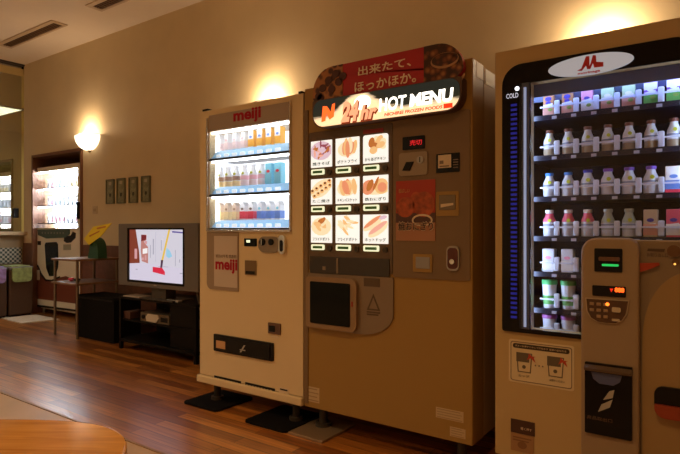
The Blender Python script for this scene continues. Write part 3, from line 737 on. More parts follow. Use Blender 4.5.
# poster of rice balls
p0, p1 = XA(396.8), XA(436); q0, q1 = ZA(397, 240.5), ZA(397, 181.5)
po = put('poster', B().box(p0, p1, Y-.008, Y-.006, q0, q1), mat('poster_red', (.42, .035, .012), .4), M2, label='red poster of grilled rice balls')
put('poster_ground', B().box(p0, p1, Y-.009, Y-.008, q0, q0+(q1-q0)*.30), mat('poster_tan', (.42, .19, .10), .4), po)
put('poster_band', B().box(p0, p1, Y-.0092, Y-.008, q0+(q1-q0)*.30, q0+(q1-q0)*.46), mat('poster_dark', (.09, .035, .03), .4), po)
rbm = mat('riceball_print', (.40, .075, .02), .45, noise=.45, nscale=30)
def tri(cx, cz, w, h):
    out = []
    for k, (ax_, az_) in enumerate(((cx-w/2, cz-h/2), (cx+w/2, cz-h/2), (cx, cz+h/2))):
        for j in range(5):
            a_ = (PI*7/6, -PI/6, PI/2)[k]-PI/3+2*PI/3*j/4
            out.append((ax_+w*.14*math.cos(a_), az_+w*.14*math.sin(a_)))
    return out
W_ = p1-p0; H_ = q1-q0
put('riceball_picture', B().prism(ell(p0+W_*.25, q0+H_*.56, W_*.24, H_*.17), Y-.0105, Y-.0095).prism(ell(p0+W_*.72, q0+H_*.60, W_*.27, H_*.21), Y-.0105, Y-.0095).prism(ell(p0+W_*.52, q0+H_*.68, W_*.14, H_*.13), Y-.0094, Y-.0090), rbm, po)
put('bowl_picture', B().ring(ell(p0+W_*.68, q0+H_*.34, W_*.26, H_*.10, 24), ell(p0+W_*.68, q0+H_*.335, W_*.22, H_*.075, 24), Y-.011, Y-.009), pale, po)
text('焼おにぎり', pale, po, p0+W_*.06, p1-W_*.03, q0+H_*.16, q0+H_*.32, Y-.0108, bold=.07, name='poster_lettering_edge')
text('焼おにぎり', mat('poster_ink', (.06, .02, .02), .5), po, p0+W_*.07, p1-W_*.04, q0+H_*.17, q0+H_*.31, Y-.0122, bold=.02, name='poster_lettering')
text('香ばしい', mat('poster_yel', (.65, .35, .12), .5), po, p0+W_*.07, p0+W_*.36, q0+H_*.80, q0+H_*.87, Y-.009, name='poster_lettering')
plate2('bill_slot', 437, 459.5, 191.5, 216, bronze, M2, .004, .006)
a, b, c, d = RC(440, 456.5, 195, 210)
put('bill_window', B().box(a, b, Y-.013, Y-.010, c, d, .002), mat('bill_window', (.20, .15, .09), .25), M2)
put('bill_print', B().prism([(a+.01, c+.012), (b-.01, c+.022), (b-.01, c+.032), (a+.01, c+.028)], Y-.014, Y-.013), pale, M2)
plate2('change_return', 414, 433, 254, 272, bronze, M2, .006, .006)
a, b, c, d = RC(417, 431, 257, 268.5)
put('change_window', B().box(a, b, Y-.015, Y-.012, c, d, .002), mat('change_grey', (.30, .29, .30), .3), M2)
a, b, c, d = RC(448, 460.5, 246, 270.5)
lk = put('lock_handle', B().prism(rr(a, b, c, d, .022), Y-.018, Y-.006), steel, M2)
put('lock_recess', B().prism(rr(a+.006, b-.006, c+.008, d-.008, .018), Y-.021, Y-.018), mat('lock_dark', (.10, .018, .012), .25), lk)
put('lock_barrel', B().cyl(((a+b)/2, Y-.024, (c+d)/2-.015), .012, .01, 'Y'), chrome, lk, smooth=True)
for q in ((306.5, 319.5, 387, 402), (436, 463.5, 409.5, 420), (450, 465.5, 428, 437.5)):
    a, b, c, d = RC(*q)
    st = put('rating_sticker', B().box(a, b, Y-.0015, Y, c, d), mat('faded_sticker', (.58, .44, .26), .5), M2)
    nb = B(); n_ = 4
    for k in range(n_): nb.box(a+.006, b-.006-.01*(k % 2), Y-.0025, Y-.0015, c+(d-c)*(k+.35)/n_, c+(d-c)*(k+.6)/n_)
    put('sticker_print', nb, mat('faded_print', (.36, .24, .12), .5), st)
for x_ in (nx0+.08, nx1-.08):
    for y_ in (2.47, 3.1):
        put('leg', B().cyl((x_, y_, .07), .024, .12).cyl((x_, y_, .024), .045, .02), legm, M2, smooth=True)

# =====================================================================
#  3. milk bottle machine
# =====================================================================
ox0, ox1 = XA(495), -.03
oz0, oz1 = .10, 1.907
M3 = thing('vending_machine', ((ox0+ox1)/2, Y, 0), 'sand-coloured vending machine with dark window full of milk bottles and a white oval badge', 'vending machine')
gx0, gx1, gz0, gz1 = XA(503), -.096, .672, 1.834
ix0, ix1, iz0, iz1 = XA(531), -.115, .690, 1.748
put('cabinet', cabinet(ox0+.006, ox1-.006, oz0, oz1-.004, ix0-.065, ix1+.04, iz0-.055, iz1+.04, Y+.05, 3.18, 3.0), tan, M3)
put('door', B().box(ox0, ix0, Y, Y+.045, oz0+.02, oz1, .004).box(ix1, ox1, Y, Y+.045, oz0+.02, oz1, .004).box(ix0-.004, ix1+.004, Y, Y+.045, oz0+.02, iz0).box(ix0-.004, ix1+.004, Y, Y+.045, iz1, oz1), tan, M3)
put('window_frame', B().ring(rr(gx0, gx1, gz0, gz1, (.012, .012, .085, .085), 8), rr(ix0, ix1, iz0, iz1, .002, 8), Y-.012, Y), blackg, M3)
# oval badge
ea, eb, ec, ed = RC(548.5, 634, 55.5, 76.5, 2.385)
zc_ = (ZA(548.5, 72, 2.385)+ZA(634, 57, 2.385))/2
bd = put('badge', B().prism(ell((ea+eb)/2, zc_, (eb-ea)/2, .041, 44), Y-.02, Y-.012), lit('badge_silver', (.66, .72, .80), .35, (.5, .52, .55)), M3, label='pale silver oval badge')
mcx, mcz = XA(589.5, 2.38), zc_+.008
mk = []
sW, sH = .080, .054
mk_pts = [(0, 0), (.18, .0), (.26, .10), (.42, .90), (.50, .90), (.56, .55), (.66, .95), (.76, 1.0), (.82, .45), (.90, .25), (1.05, .18), (1.0, .05), (.85, .08), (.70, .30), (.64, .52), (.56, .12), (.47, .05), (.40, .38), (.33, .12), (.2, -.06)]
pA = [(0, .05), (.12, .12), (.40, 1.0), (.52, 1.0), (.50, .62), (.36, .10), (.30, .28), (.2, .02)]
mb = B()
mb.prism([(mcx+(x-.5)*sW, mcz+(z-.5)*sH) for x, z in [(-.08, .02), (.12, .14), (.34, 1), (.50, .96), (.50, .34), (.40, .0), (.34, .30), (.14, -.04)]], Y-.022, Y-.02)
mb.prism([(mcx+(x-.5)*sW, mcz+(z-.5)*sH) for x, z in [(.38, .04), (.54, .36), (.66, 1.0), (.80, .94), (.82, .46), (1.14, .36), (1.14, .04), (.72, .06), (.66, .40), (.54, .0)]], Y-.022, Y-.02)
put('emblem', mb, mat('emblem_red', (.62, .02, .02), .4), bd)
text('morinaga', mat('emblem_red', (.6, .02, .02), .4), bd, mcx-.044, mcx+.040, mcz-.046, mcz-.034, Y-.021, bold=.03, name='brand_lettering')
# cold strip
text('COLD', lit('cold_letters', (.7, .75, .9), .6), M3, XA(506.5, 2.39), XA(518.5, 2.39), ZA(512, 98.3, 2.39), ZA(512, 93.5, 2.39), Y-.0125, bold=.01, name='cold_lettering')
put('cold_lamp', B().cyl((XA(517, 2.385), Y-.014, ZA(517, 88.5, 2.385)), .009, .005, 'Y'), lit('cold_lamp', (.9, .93, 1), 2.5), M3, smooth=True)
led = lit('blue_led', (.012, .02, .36), .45, (.01, .01, .05))
z_ = ZA(514, 104, 2.39); lb = []
k = 0
sb = B()
while z_ > .74:
    sb.box(XA(511, 2.39), XA(517, 2.39), Y-.0135, Y-.012, z_-.010, z_); z_ -= .0205
put('light_strip', sb, led, M3)
put('cold_strip_frame', B().box(XA(520.5), XA(522), Y-.015, Y-.010, iz0, iz1), mat('dark_blue', (.01, .012, .04), .3), M3)
# interior
navy = mat('interior_navy', (.004, .006, .018), .6, spec=.2)
IB = 2.92
put('interior', B().box(ix0-.06, ix0-.055, Y+.05, IB, iz0-.05, iz1+.03).box(ix1+.03, ix1+.035, Y+.05, IB, iz0-.05, iz1+.03).box(ix0-.06, ix1+.035, IB, IB+.005, iz0-.05, iz1+.03).box(ix0-.06, ix1+.035, Y+.05, IB, iz0-.05, iz0-.045).box(ix0-.06, ix1+.035, Y+.05, IB, iz1+.025, iz1+.03), navy, M3)
put('steel_jamb', B().box(XA(522.5), XA(530.5), Y-.016, Y-.008, iz0, iz1, .002), mat('jamb_steel', (.10, .13, .22), .35, .5), M3)
put('jamb_lamp', B().box(XA(525), XA(527.5), Y-.019, Y-.016, iz0+.01, iz1-.02), lit('jamb_glow', (.42, .58, 1), .35), M3)
put('lamp_tube', B().box(ix0-.028, ix0-.012, Y+.054, Y+.07, iz0+.02, iz1-.02), lit('cool_tube', (.50, .66, 1), 20), M3)
put('lamp_tube', B().box(ix1+.004, ix1+.02, Y+.054, Y+.07, iz0+.55, iz1-.02), MATS['cool_tube'], M3)  # opposite tube, added to brighten the drinks
put('top_light', B().box(ix0, ix1, Y+.062, Y+.076, iz1-.012, iz1+.006), lit('top_tube', (.45, .60, 1), 12), M3)
put('light_lip', B().box(ix0-.02, ix1+.02, Y+.046, Y+.052, iz1-.055, iz1+.02), mat('lip_blue', (.10, .14, .30), .3), M3)
put('light_hood', B().side([(Y+.085, iz1+.012), (Y+.15, iz1-.055), (Y+.155, iz1-.05), (Y+.09, iz1+.018)], ix0-.05, ix1+.03), mat('hood_blue', (.20, .26, .48), .35), M3)
put('glass_pane', B().box(ix0, ix1, Y-.006, Y-.002, iz0, iz1), glassy, M3)
# products
YP = 2.54
c0, c1 = XA(549.5, YP), XA(674, YP)
cx = [c0+(c1-c0)*k/6 for k in range(7)]
def zz(py): return ZA(549, py, YP)
bases = [zz(118), zz(157.5), zz(198), zz(237), zz(272), zz(308), zz(337)]
brn = prod((.55, .25, .10)); navyp = prod((.08, .06, .40)); pk2 = prod((.85, .35, .50)); grn2 = prod((.15, .5, .12)); lgrn = prod((.55, .72, .45)); milky = prod((.70, .74, .85)); capbr = prod((.35, .12, .08))
capb1 = prod((.05, .25, .80)); capb2 = prod((.05, .05, .55)); capp = prod((.20, .08, .55)); beig2 = prod((.62, .52, .38)); pkred = prod((.75, .12, .2)); gyg = prod((.45, .50, .42)); purp = prod((.28, .10, .55)); magl = prod((.50, .15, .55))
salmon = prod((.75, .38, .30))
G3 = 'drinks standing in the milk bottle machine'
beig3 = prod((.40, .31, .20)); capdk = prod((.16, .05, .03)); glassw = prod((.66, .68, .70))
P3 = {
 'a': carton('drink_pack', .046, .04, .098, brn, salmon, navyp, '', 'drink pack', G3, gable=False),
 'b': carton('drink_pack', .046, .04, .098, pk2, wht, navyp, '', 'drink pack', G3),
 'c': carton('drink_pack', .048, .04, .098, lgrn, salmon, wht, '', 'drink pack', G3),
 'd': carton('drink_pack', .048, .04, .10, purp, grn2, wht, '', 'drink pack', G3),
 'e': bottle('milk_bottle', .0245, .118, glassw, wht, capdk, '', 'milk bottle', G3, lower=beig3),
 'f': bottle('milk_bottle', .0265, .108, milky, wht, capb1, '', 'milk bottle', G3),
 'g': bottle('milk_bottle', .028, .114, milky, wht, capb2, '', 'milk bottle', G3),
 'h': bottle('milk_bottle', .028, .114, milky, wht, capp, '', 'milk bottle', G3),
 'i': carton('drink_pack', .056, .045, .108, wht, bluep, bluep, '', 'drink pack', G3),
 'j': bottle('milk_bottle', .0265, .118, milky, milky, wht, '', 'milk bottle', G3),
 'k': bottle('milk_bottle', .0265, .118, gyg, milky, gyg, '', 'milk bottle', G3, lower=milky),
 'l': carton('drink_pack', .05, .045, .112, beig2, salmon, navyp, '', 'drink pack', G3),
 'm': carton('drink_pack', .05, .045, .112, pkred, wht, navyp, '', 'drink pack', G3),
 'n': carton('drink_pack', .05, .045, .102, milky, wht, pk2, '', 'drink pack', G3),
 'o': cup('drink_cup', .031, .125, milky, prod((.08, .5, .15)), grn2, '', 'cup drink', G3),
 'p': cup('drink_cup', .030, .100, milky, magl, prod((.7, .6, .15)), '', 'cup drink', G3),
}
put('neck_wrap', B().lathe([(.0272, .118*.55), (.026, .118*.62), (.0178, .118*.78), (.0165, .118*.86)], 0, 0, 16), pkred, P3['j'], local=True, smooth=True)
put('top_band', B().box(-.0236, .0236, -.0212, .02, .062, .09), wht, P3['d'], local=True)
for q_ in 'abcdlm':
    put('logo_patch', B().prism([(-.020, .040), (.020, .046), (.018, .058), (-.022, .052)], -.0228, -.0206), prod((.86, .88, .92)), P3[q_], local=True)
    put('leaf_mark', B().prism(ell(.008, .030, .010, .007, 10), -.0232, -.0206), prod((.30, .45, .10)), P3[q_], local=True)
for q_ in 'efghjk':
    put('front_label', B().lathe([(.0292 if q_ in 'gh' else .0278 if q_ in 'fj' or q_ == 'k' else .0258, .048), (.0292 if q_ in 'gh' else .0278 if q_ in 'fj' or q_ == 'k' else .0258, .056)], 0, 0, 16), prod((.30, .36, .52)), P3[q_], local=True, smooth=True)
put('top_logo', B().prism(ell(0, .078, .014, .010, 14), -.0222, -.0205), navyp, P3['a'], local=True)
put('red_base', B().box(-.0286, .0286, -.0236, .022, .003, .016), redp, P3['i'], local=True)
D3 = {'a': 'brown and orange drink pack', 'b': 'pink-topped drink pack', 'c': 'pale green and salmon drink pack', 'd': 'purple and green drink pack', 'e': 'glass coffee milk bottle with brown cap',
      'f': 'milk bottle with bright blue cap', 'g': 'milk bottle with deep blue cap', 'h': 'milk bottle with purple cap', 'i': 'white and blue drink pack with red base', 'j': 'milk bottle with red neck wrap',
      'k': 'milk bottle with grey-green neck', 'l': 'tan and salmon drink pack', 'm': 'red-topped drink pack', 'n': 'white and pink drink pack', 'o': 'cup drink with green lid', 'p': 'cup drink with magenta lid'}
layout = ('aabccdd', 'eeeeeee', 'ffghhhi', 'jjjkklm', 'nn', 'oo', 'pp')
RN = ('top', 'second', 'third', 'fourth', 'fifth', 'sixth', 'bottom')
used.clear()
clipm = mat('pusher_white', (.70, .76, .92), .35)
for i, row in enumerate(layout):
    zb_ = bases[i]
    n = 7
    for k, key in enumerate(row):
        if len(row) == 2: lab = '%s in the %s row, %s' % (D3[key], RN[i], ('beside the lit frame', 'next to the coin panel')[k])
        else: lab = '%s, %s row of milk machine, %s' % (D3[key], RN[i], ORD[k])
        dz_ = .005 if key in 'gh' else 0
        place(P3, key, cx[k], YP, zb_+.002, lab)
    # shelf with front rail and pushers
    put('shelf', B().box(ix0-.05, ix1+.025, YP-.045, IB-.01, zb_-.012, zb_+.001).box(ix0-.05, ix1+.025, YP-.052, YP-.045, zb_-.018, zb_+.004), mat('shelf_grey', (.012, .016, .035), .35, .2), M3)
    for k in range(7 if i < 4 else 2):
        xx = cx[k]+.038
        put('pusher', B().box(xx-.012, xx+.011, YP-.030, YP-.016, zb_+.006, zb_+.070, .005).box(xx-.07, xx-.012, YP-.034, YP-.031, zb_+.040, zb_+.047).cyl((xx-.015, YP-.034, zb_+.044), .006, .01, 'Y', 8), clipm, M3)
    tg = B()
    for k in range(7): tg.box(cx[k]+.024, cx[k]+.044, YP-.056, YP-.052, zb_-.016, zb_-.004)
    put('price_tag', tg, mat('tag_pale', (.5, .55, .7), .4), M3)
# divider panels behind rows
# lower door: pod and curved panel
zp1 = ZA(610, 238)
curve = [(XA(640), zp1-.004)]
panel = [(XA(628), zp1-.006), (ox1-.004, ZA(600, 240)-.006), (ox1-.004, oz0+.3)]
# light door panel covering the lower right of the window, top edge at the pod's shoulder
put('lower_panel', B().box(XA(590), ox1-.002, Y-.026, Y-.001, oz0+.03, zp1-.006, .004), taupe, M3)
pc = []
for k in range(13):
    t_ = PI/2+ PI/2*k/12
    pc.append((XA(690)+(XA(690)-XA(643.5))*math.cos(t_), .70+.26*math.sin(t_)))
swoop = [(ox1-.004, .96)]+pc+[(XA(643.5), oz0+.04), (ox1-.004, oz0+.04)]
put('curved_panel', B().prism(swoop, Y-.034, Y-.026), mat('curved_tan', (.38, .25, .11), .42), M3)
zlow = ZA(610, 454)
def podpt(px, z): return (XA(px, 2.36), z)
pod = put('coin_pod', B().prism(rr(XA(581, 2.35), XA(639.5, 2.35), .14, zp1+.002, (.03, .03, .045, .06), 8), Y-.055, Y-.001), mat('pod_taupe', (.36, .26, .165), .38), M3)
bv = pod.modifiers.new('round', 'BEVEL'); bv.width = .010; bv.segments = 3; bv.limit_method = 'ANGLE'
YQ = Y-.055
def pp(name, pl, pr, pt, pb, m, dep=.004, r=.004, par=None, base=0):
    a, b, c, d = RC(pl, pr, pt, pb, YQ)
    return put(name, B().prism(rr(a, b, c, d, min(r, (b-a)/2.01, (d-c)/2.01)), YQ-base-dep, YQ-base), m, par or M3), (a, b, c, d)
pp('bill_slot', 594.5, 622.5, 248.5, 272, black, .004)
pp('bill_slot_lip', 599, 620, 257, 261, mat('slot_brown', (.16, .08, .05), .3), .006, base=.004)
pp('bill_lamp', 602, 619, 264, 266.3, lit('green_led', (.02, .6, .12), .8), .002, base=.004)
pp('price_display', 592.5, 626, 286, 296.5, blackg, .004)
o_, (a, b, c, d) = pp('display_frame', 593.5, 625, 287, 295.5, black, .001, base=.004)
text('▼', lit('red_led_dim', (1, .03, .01), .8), M3, XA(610, YQ), XA(613.5, YQ), ZA(611, 292, YQ), ZA(611, 288.5, YQ), YQ-.0052, name='display_mark')
text('888', lit('amber_led', (1, .10, .01), 2.6), M3, XA(615, YQ), XA(624.5, YQ), ZA(620, 292.3, YQ), ZA(620, 287.6, YQ), YQ-.0052, bold=.04, name='display_digits')
kp = [(XA(585.5, YQ), ZA(607, 298.5, YQ)), (XA(629.5, YQ), ZA(607, 298.5, YQ))]
zk0, zk1 = ZA(607, 323.5, YQ), ZA(607, 299, YQ)
xk0, xk1 = XA(585.5, YQ), XA(629.5, YQ); wk = xk1-xk0; hk = zk1-zk0
shield = [(xk0+wk*u, zk0+hk*v) for u, v in ((0, 1), (.03, .45), (.12, .18), (.28, .03), (.5, 0), (.72, .03), (.86, .18), (.95, .45), (1, 1))]
pad = put('keypad', B().prism(shield, YQ-.006, YQ), mat('keypad_rim', (.5, .4, .28), .3), M3)
put('keypad_face', B().prism([(xk0+wk*.5+(x-xk0-wk*.5)*.94, zk0+hk*.5+(z-zk0-hk*.5)*.93) for x, z in shield], YQ-.008, YQ-.006), mat('keypad_dark', (.10, .05, .03), .25), pad)
for r_ in range(3):
    for c_ in range(3):
        bx_ = xk0+wk*(.16+.16*c_+.04*r_*0); bz_ = zk0+hk*(.78-.25*r_)
        if r_ == 2 and c_ == 0: continue
        put('key', B().box(bx_-.008, bx_+.008, YQ-.011, YQ-.008, bz_-.006, bz_+.006, .002), mat('key_tan', (.42, .28, .17), .3), pad)
put('key_lamp', B().cyl((xk0+wk*.52, YQ-.010, zk0+hk*.80), .0065, .005, 'Y', 12), lit('amber_key', (1, .2, .02), 2.5), pad)
put('coin_slot', B().prism(rr(xk0+wk*.62, xk0+wk*.82, zk0+hk*.50, zk0+hk*.70, .005), YQ-.012, YQ-.008).prism(rr(xk0+wk*.62, xk0+wk*.80, zk0+hk*.14, zk0+hk*.24, .004), YQ-.012, YQ-.008), chrome, pad)
# pickup bin on the pod
zf1, zf0 = ZA(585, 361, YQ), ZA(585, 431, YQ)
fl0, fl1 = XA(583.8, YQ)+.006, XA(632.5, YQ)
fl = put('pickup_flap', B().prism(rr(fl0, fl1, zf0, zf1, (.005, .005, .004, .004)), YQ-.012, YQ), blackg, M3)
put('flap_hood', B().side([(YQ, zf1-.0), (YQ-.03, zf1-.02), (YQ-.026, zf1-.03), (YQ, zf1-.02)], fl0, fl1), mat('flap_rim', (.12, .08, .05), .3), fl)
cxf = (fl0+fl1)/2-.005
put('flap_window', B().prism([(cxf-.055, zf1-.035), (cxf+.055, zf1-.035), (cxf+.047, zf1-.062), (cxf+.025, zf1-.078), (cxf-.025, zf1-.078), (cxf-.047, zf1-.062)], YQ-.014, YQ-.012), mat('flap_blue', (.10, .12, .28), .15), fl)
bz = (zf0+zf1)/2-.005
put('flap_symbol', B().prism([(cxf-.030, bz-.045), (cxf+.012, bz-.020), (cxf+.022, bz+.012), (cxf-.018, bz-.014)], YQ-.0135, YQ-.012).prism([(cxf-.012, bz+.005), (cxf+.022, bz+.018), (cxf+.028, bz+.050), (cxf+.010, bz+.042)], YQ-.0135, YQ-.012), lgrey, fl)
text('商品取出口', mat('faint_print', (.16, .09, .06), .4), fl, cxf-.07, cxf+.02, bz-.078, bz-.064, YQ-.0125, name='flap_lettering')
# labels on curved panel side
def pr_(name, pts, m, par=M3, dep=.006):
    return put(name, B().prism([(XA(x, Y-.03), ZA(x, y, Y-.03)) for x, y in pts], Y-.026-dep, Y-.026), m, par)
pr_('return_lever', [(640, 263), (640, 272), (650, 269), (660, 265), (659, 262.5), (648, 263)], mat('lever_red', (.42, .05, .02), .4), dep=.014)
pr_('panel_mark', [(647, 251), (648, 248.5), (665, 249), (664, 252)], mat('mark_dark', (.10, .06, .04), .4), dep=.003)
text('お取り出し口', mat('mark_dark', (.1, .06, .04), .4), M3, XA(647, 2.37), XA(668, 2.37), ZA(657, 257, 2.37), ZA(657, 253, 2.37), Y-.027, name='panel_lettering')
for (p_, q_, r_) in ((674, 251, .022), (676, 262, .012)):
    put('panel_button', B().cyl((XA(p_, 2.37), Y-.030, ZA(p_, q_, 2.37)), r_, .012, 'Y'), mat('button_brown', (.16, .08, .04), .3), M3, smooth=True)
put('button_lamp', B().cyl((XA(675, 2.37), Y-.037, ZA(675, 264, 2.37)), .004, .004, 'Y', 10), lit('amber_key2', (1, .5, .1), 1.5), M3)
ca, cb = XA(654.5, 2.366), XA(654.5, 2.366)+.115
za_, zb2 = ZA(655, 414, 2.366), ZA(655, 385, 2.366)
cp = put('change_return', B().prism(rr(ca, cb, za_, zb2, (.035, .035, .03, .03)), Y-.046, Y-.034), black, M3)
put('change_cup', B().prism(rr(ca+.002, cb-.002, za_-.004, za_+(zb2-za_)*.40, (.035, .035, .002, .002)), Y-.062, Y-.046), mat('cup_red', (.33, .05, .02), .35), cp)
# sticker board
sx = [XA(509), XA(574.3)]
sz0, sz1 = ZA(509, 381), ZA(509, 338.5)
sb_ = put('instruction_sticker', B().prism(rr(sx[0], sx[1], sz0, sz1, .010), Y-.002, Y), cardm, M3)
put('sticker_border', B().ring(rr(sx[0]+.008, sx[1]-.008, sz0+.008, sz1-.008, .010), rr(sx[0]+.011, sx[1]-.011, sz0+.011, sz1-.011, .009), Y-.003, Y-.002), greyprint, sb_)
put('sticker_title', B().prism(rr(sx[0]+.018, sx[1]-.018, sz1-.036, sz1-.016, .009), Y-.003, Y-.002), mat('title_dark', (.04, .025, .02), .4), sb_)
text('ボタンを押すとカップが出ます 容器の返却方法', cardm, sb_, sx[0]+.028, sx[1]-.03, sz1-.030, sz1-.022, Y-.0032, name='sticker_lettering')
for k, x_ in enumerate((sx[0]+.033, sx[0]+.163)):
    zc2 = sz0+.048
    put('cup_picture', B().ring([(x_+.006, zc2), (x_+.062, zc2), (x_+.068, zc2+.085), (x_, zc2+.085)], [(x_+.010, zc2+.004), (x_+.058, zc2+.004), (x_+.064, zc2+.081), (x_+.004, zc2+.081)], Y-.003, Y-.002).box(x_, x_+.055, Y-.0032, Y-.002, zc2+.045, zc2+.082).cyl((x_+.033, Y-.0028, zc2+.024), .008, .001, 'Y', 12), mat('cup_ink', (.14, .11, .07), .5), sb_)
    put('bow_picture', B().prism([(x_+.045, zc2+.055), (x_+.062, zc2+.066), (x_+.082, zc2+.048), (x_+.074, zc2+.07), (x_+.084, zc2+.074), (x_+.066, zc2+.074), (x_+.054, zc2+.086), (x_+.052, zc2+.070)], Y-.0038, Y-.0032), mat('bow_red', (.55, .06, .03), .5), sb_)
    text(('カップ', 'お取りください')[k], mat('cup_ink', (.14, .11, .07), .5), sb_, x_+.01, x_+(.055, .07)[k], zc2-.020, zc2-.010, Y-.003, name='sticker_lettering')
text('…', mat('cup_ink', (.14, .11, .07), .5), sb_, sx[0]+.112, sx[0]+.148, sz0+.082, sz0+.089, Y-.003, name='sticker_dots')
a, b, c, d = RC(511, 535, 420.5, 434); c0_ = put('name_label', B().box(XA(511), XA(535), Y-.003, Y, c, d), mat('label_dark', (.07, .03, .02), .35), M3)
text('軽く押す', pale, c0_, XA(521), XA(532), c+.018, c+.030, Y-.0032, name='label_lettering')
a2, b2, c2, d2 = RC(511, 534, 434.5, 452); c1_ = put('info_label', B().box(a2, b2, Y-.003, Y, c2, d2), mat('label_brown', (.40, .22, .10), .45), M3)
put('info_print', B().box(a2+.01, b2-.01, Y-.004, Y-.003, d2-.018, d2-.013).box(a2+.01, b2-.02, Y-.004, Y-.003, d2-.030, d2-.025).prism(ell((a2+b2)/2, c2+.03, .02, .016, 16), Y-.004, Y-.003), mat('info_ink', (.25, .12, .05), .5), c1_)
for x_ in (ox0+.08, ox1-.08):
    for y_ in (2.5, 3.08):
        put('leg', B().cyl((x_, y_, .05), .022, .1).cyl((x_, y_, .02), .04, .02), steel, M3, smooth=True)

# =====================================================================
#  4. machine in the alcove
# =====================================================================
YA = 3.64
qx0, qx1 = XA(35.2, YA), XA(80.8, YA)
qz0, qz1 = .06, 1.935
M4 = thing('vending_machine', ((qx0+qx1)/2, YA, 0), 'white vending machine glowing inside the brown-framed alcove', 'vending machine')
wx0, wx1 = XA(37, YA), XA(77.6, YA)
wz0, wz1 = 1.135, 1.875
cream_a = mat('ivory_enamel', (.86, .80, .64), .4)
put('cabinet', cabinet(qx0+.01, qx1-.01, qz0, qz1-.01, wx0-.03, wx1+.03, wz0, wz1, YA+.05, 4.42, 3.92), cream_a, M4)
put('door', B().box(qx0, wx0, YA, YA+.048, qz0+.04, qz1).box(wx1, qx1, YA, YA+.048, qz0+.04, qz1).box(wx0, wx1, YA, YA+.048, qz0+.04, wz0).box(wx0, wx1, YA, YA+.048, wz1, qz1), cream_a, M4)
put('backing', B().box(wx0-.03, wx1+.03, 3.90, 3.905, wz0, wz1), lit('alcove_backlight', (.72, .85, 1), 40, (.8, .8, .8)), M4)
AR = (1.66, 1.43, 1.20)
for i, z_ in enumerate(AR):
    put('shelf', B().box(wx0-.0, wx1, YA+.004, 3.88, z_-.014, z_-.002), mat('shelf_mid', (.12, .13, .15), .4), M4)
    put('lamp_tube', B().box(wx0, wx1, YA+.012, YA+.024, (wz1-.014 if i == 0 else AR[i-1]-.028), (wz1-.002 if i == 0 else AR[i-1]-.016)), lit('alcove_tube', (.85, .93, 1), 80), M4)
put('glass_pane', B().box(wx0, wx1, YA-.001, YA+.002, wz0, wz1), glassy, M4)
G4 = 'drink packs in the alcove machine'
used.clear()
def ap(c1_, c2_, lb):
    t = thing('drink_pack', (0, 0, 0), 'x', 'drink pack', G4)
    put('body', B().box(-.026, .026, -.022, .022, 0, .13, .004), c1_, t, local=True)
    put('label_band', B().box(-.0266, .0266, -.0226, .0226, .02, .075), c2_, t, local=True); return t
P4 = {'w': ap(wht, prod((.85, .9, .95)), ''), 'r': ap(wht, prod((.9, .5, .55)), ''), 'o': ap(wht, prod((.95, .78, .5)), ''), 'g': ap(wht, prod((.66, .78, .8)), '')}
D4 = {'w': 'plain white drink pack', 'r': 'white drink pack with red band', 'o': 'white drink pack with amber band', 'g': 'white drink pack with grey-green band'}
for i, row in enumerate(('wrggwooooo', 'wrwgwwwwrw', 'wrrrrwwrrr')):
    for k, key in enumerate(row):
        x_ = wx0+.06+(wx1-wx0-.10)*k/9
        place(P4, key, x_, 3.78, AR[i]-.002, '%s, %s pack along the %s shelf, alcove machine' % (D4[key], ('first', 'second', 'third', 'fourth', 'fifth', 'sixth', 'seventh', 'eighth', 'ninth', 'tenth')[k], rowname[i]))
def pa(name, pts, m, dep=.006, par=M4, sm=False):
    return put(name, B().prism([(XA(x, YA), ZA(x, y, YA)) for x, y in pts], YA-dep, YA), m, par)
pa('button_strip', [(38, 229.5), (38.5, 235), (47, 238.5), (66, 237.5), (70, 234), (70, 229)], mat('strip_green', (.06, .12, .10), .3), .008)
bb = B()
for k in range(8): bb.cyl((XA(43+k*3, YA), YA-.010, ZA(43+k*3, 233, YA)), .008, .006, 'Y', 8)
put('buttons', bb, lgrey, M4)
pa('pickup_window', rr(0, 1, 0, 1, .1, 1) and [(45.5, 245), (46.5, 242.5), (56.5, 242), (58, 244), (58.5, 262), (58, 268), (55, 276), (50, 276), (47, 268)], blackg, .012)
pa('emblem', [(64, 241), (65, 233), (67.5, 236), (71, 235.5), (73, 231.5), (76, 233), (75.5, 238), (71, 242.5), (67, 243)], black, .004)
pa('label', [(63.5, 244.5), (71, 244.3), (71, 250), (63.5, 250.2)], mat('label_greygreen', (.36, .36, .26), .4), .003)
pa('wave_print', [(36.2, 266), (38.5, 268), (41, 276), (46, 281), (52, 281), (58, 278), (66, 276), (76, 281), (79, 283), (79, 304), (36.2, 298.5)], mat('wave_brown', (.20, .055, .03), .35), .004)
pa('wave_dark', [(36.2, 264), (38.5, 265.5), (41.5, 273), (46, 279.3), (52, 279.8), (60, 276), (60, 277.5), (52, 281.3), (46, 281.3), (41, 275.5), (38.5, 267.5), (36.2, 266)], black, .005)
pa('sticker', [(36.8, 270), (40, 270), (40, 280), (36.8, 280)], cream_a, .007)
pa('kick_slot', [(36.2, 304.5), (79, 310), (79, 312), (36.2, 306.5)], black, .004)
a_, b_ = XA(77.8, YA), XA(80.2, YA)
put('lock_handle', B().box(a_, b_, YA-.02, YA, ZA(79, 219, YA), ZA(79, 202, YA), .006), black, M4)
put('coin_slot', B().box(XA(38, YA), XA(41, YA), YA-.006, YA, ZA(39, 245, YA), ZA(39, 241, YA)), black, M4)
for x_ in (qx0+.08, qx1-.08):
    for y_ in (3.72, 4.32): put('leg', B().cyl((x_, y_, .03), .022, .06), steel, M4, smooth=True)

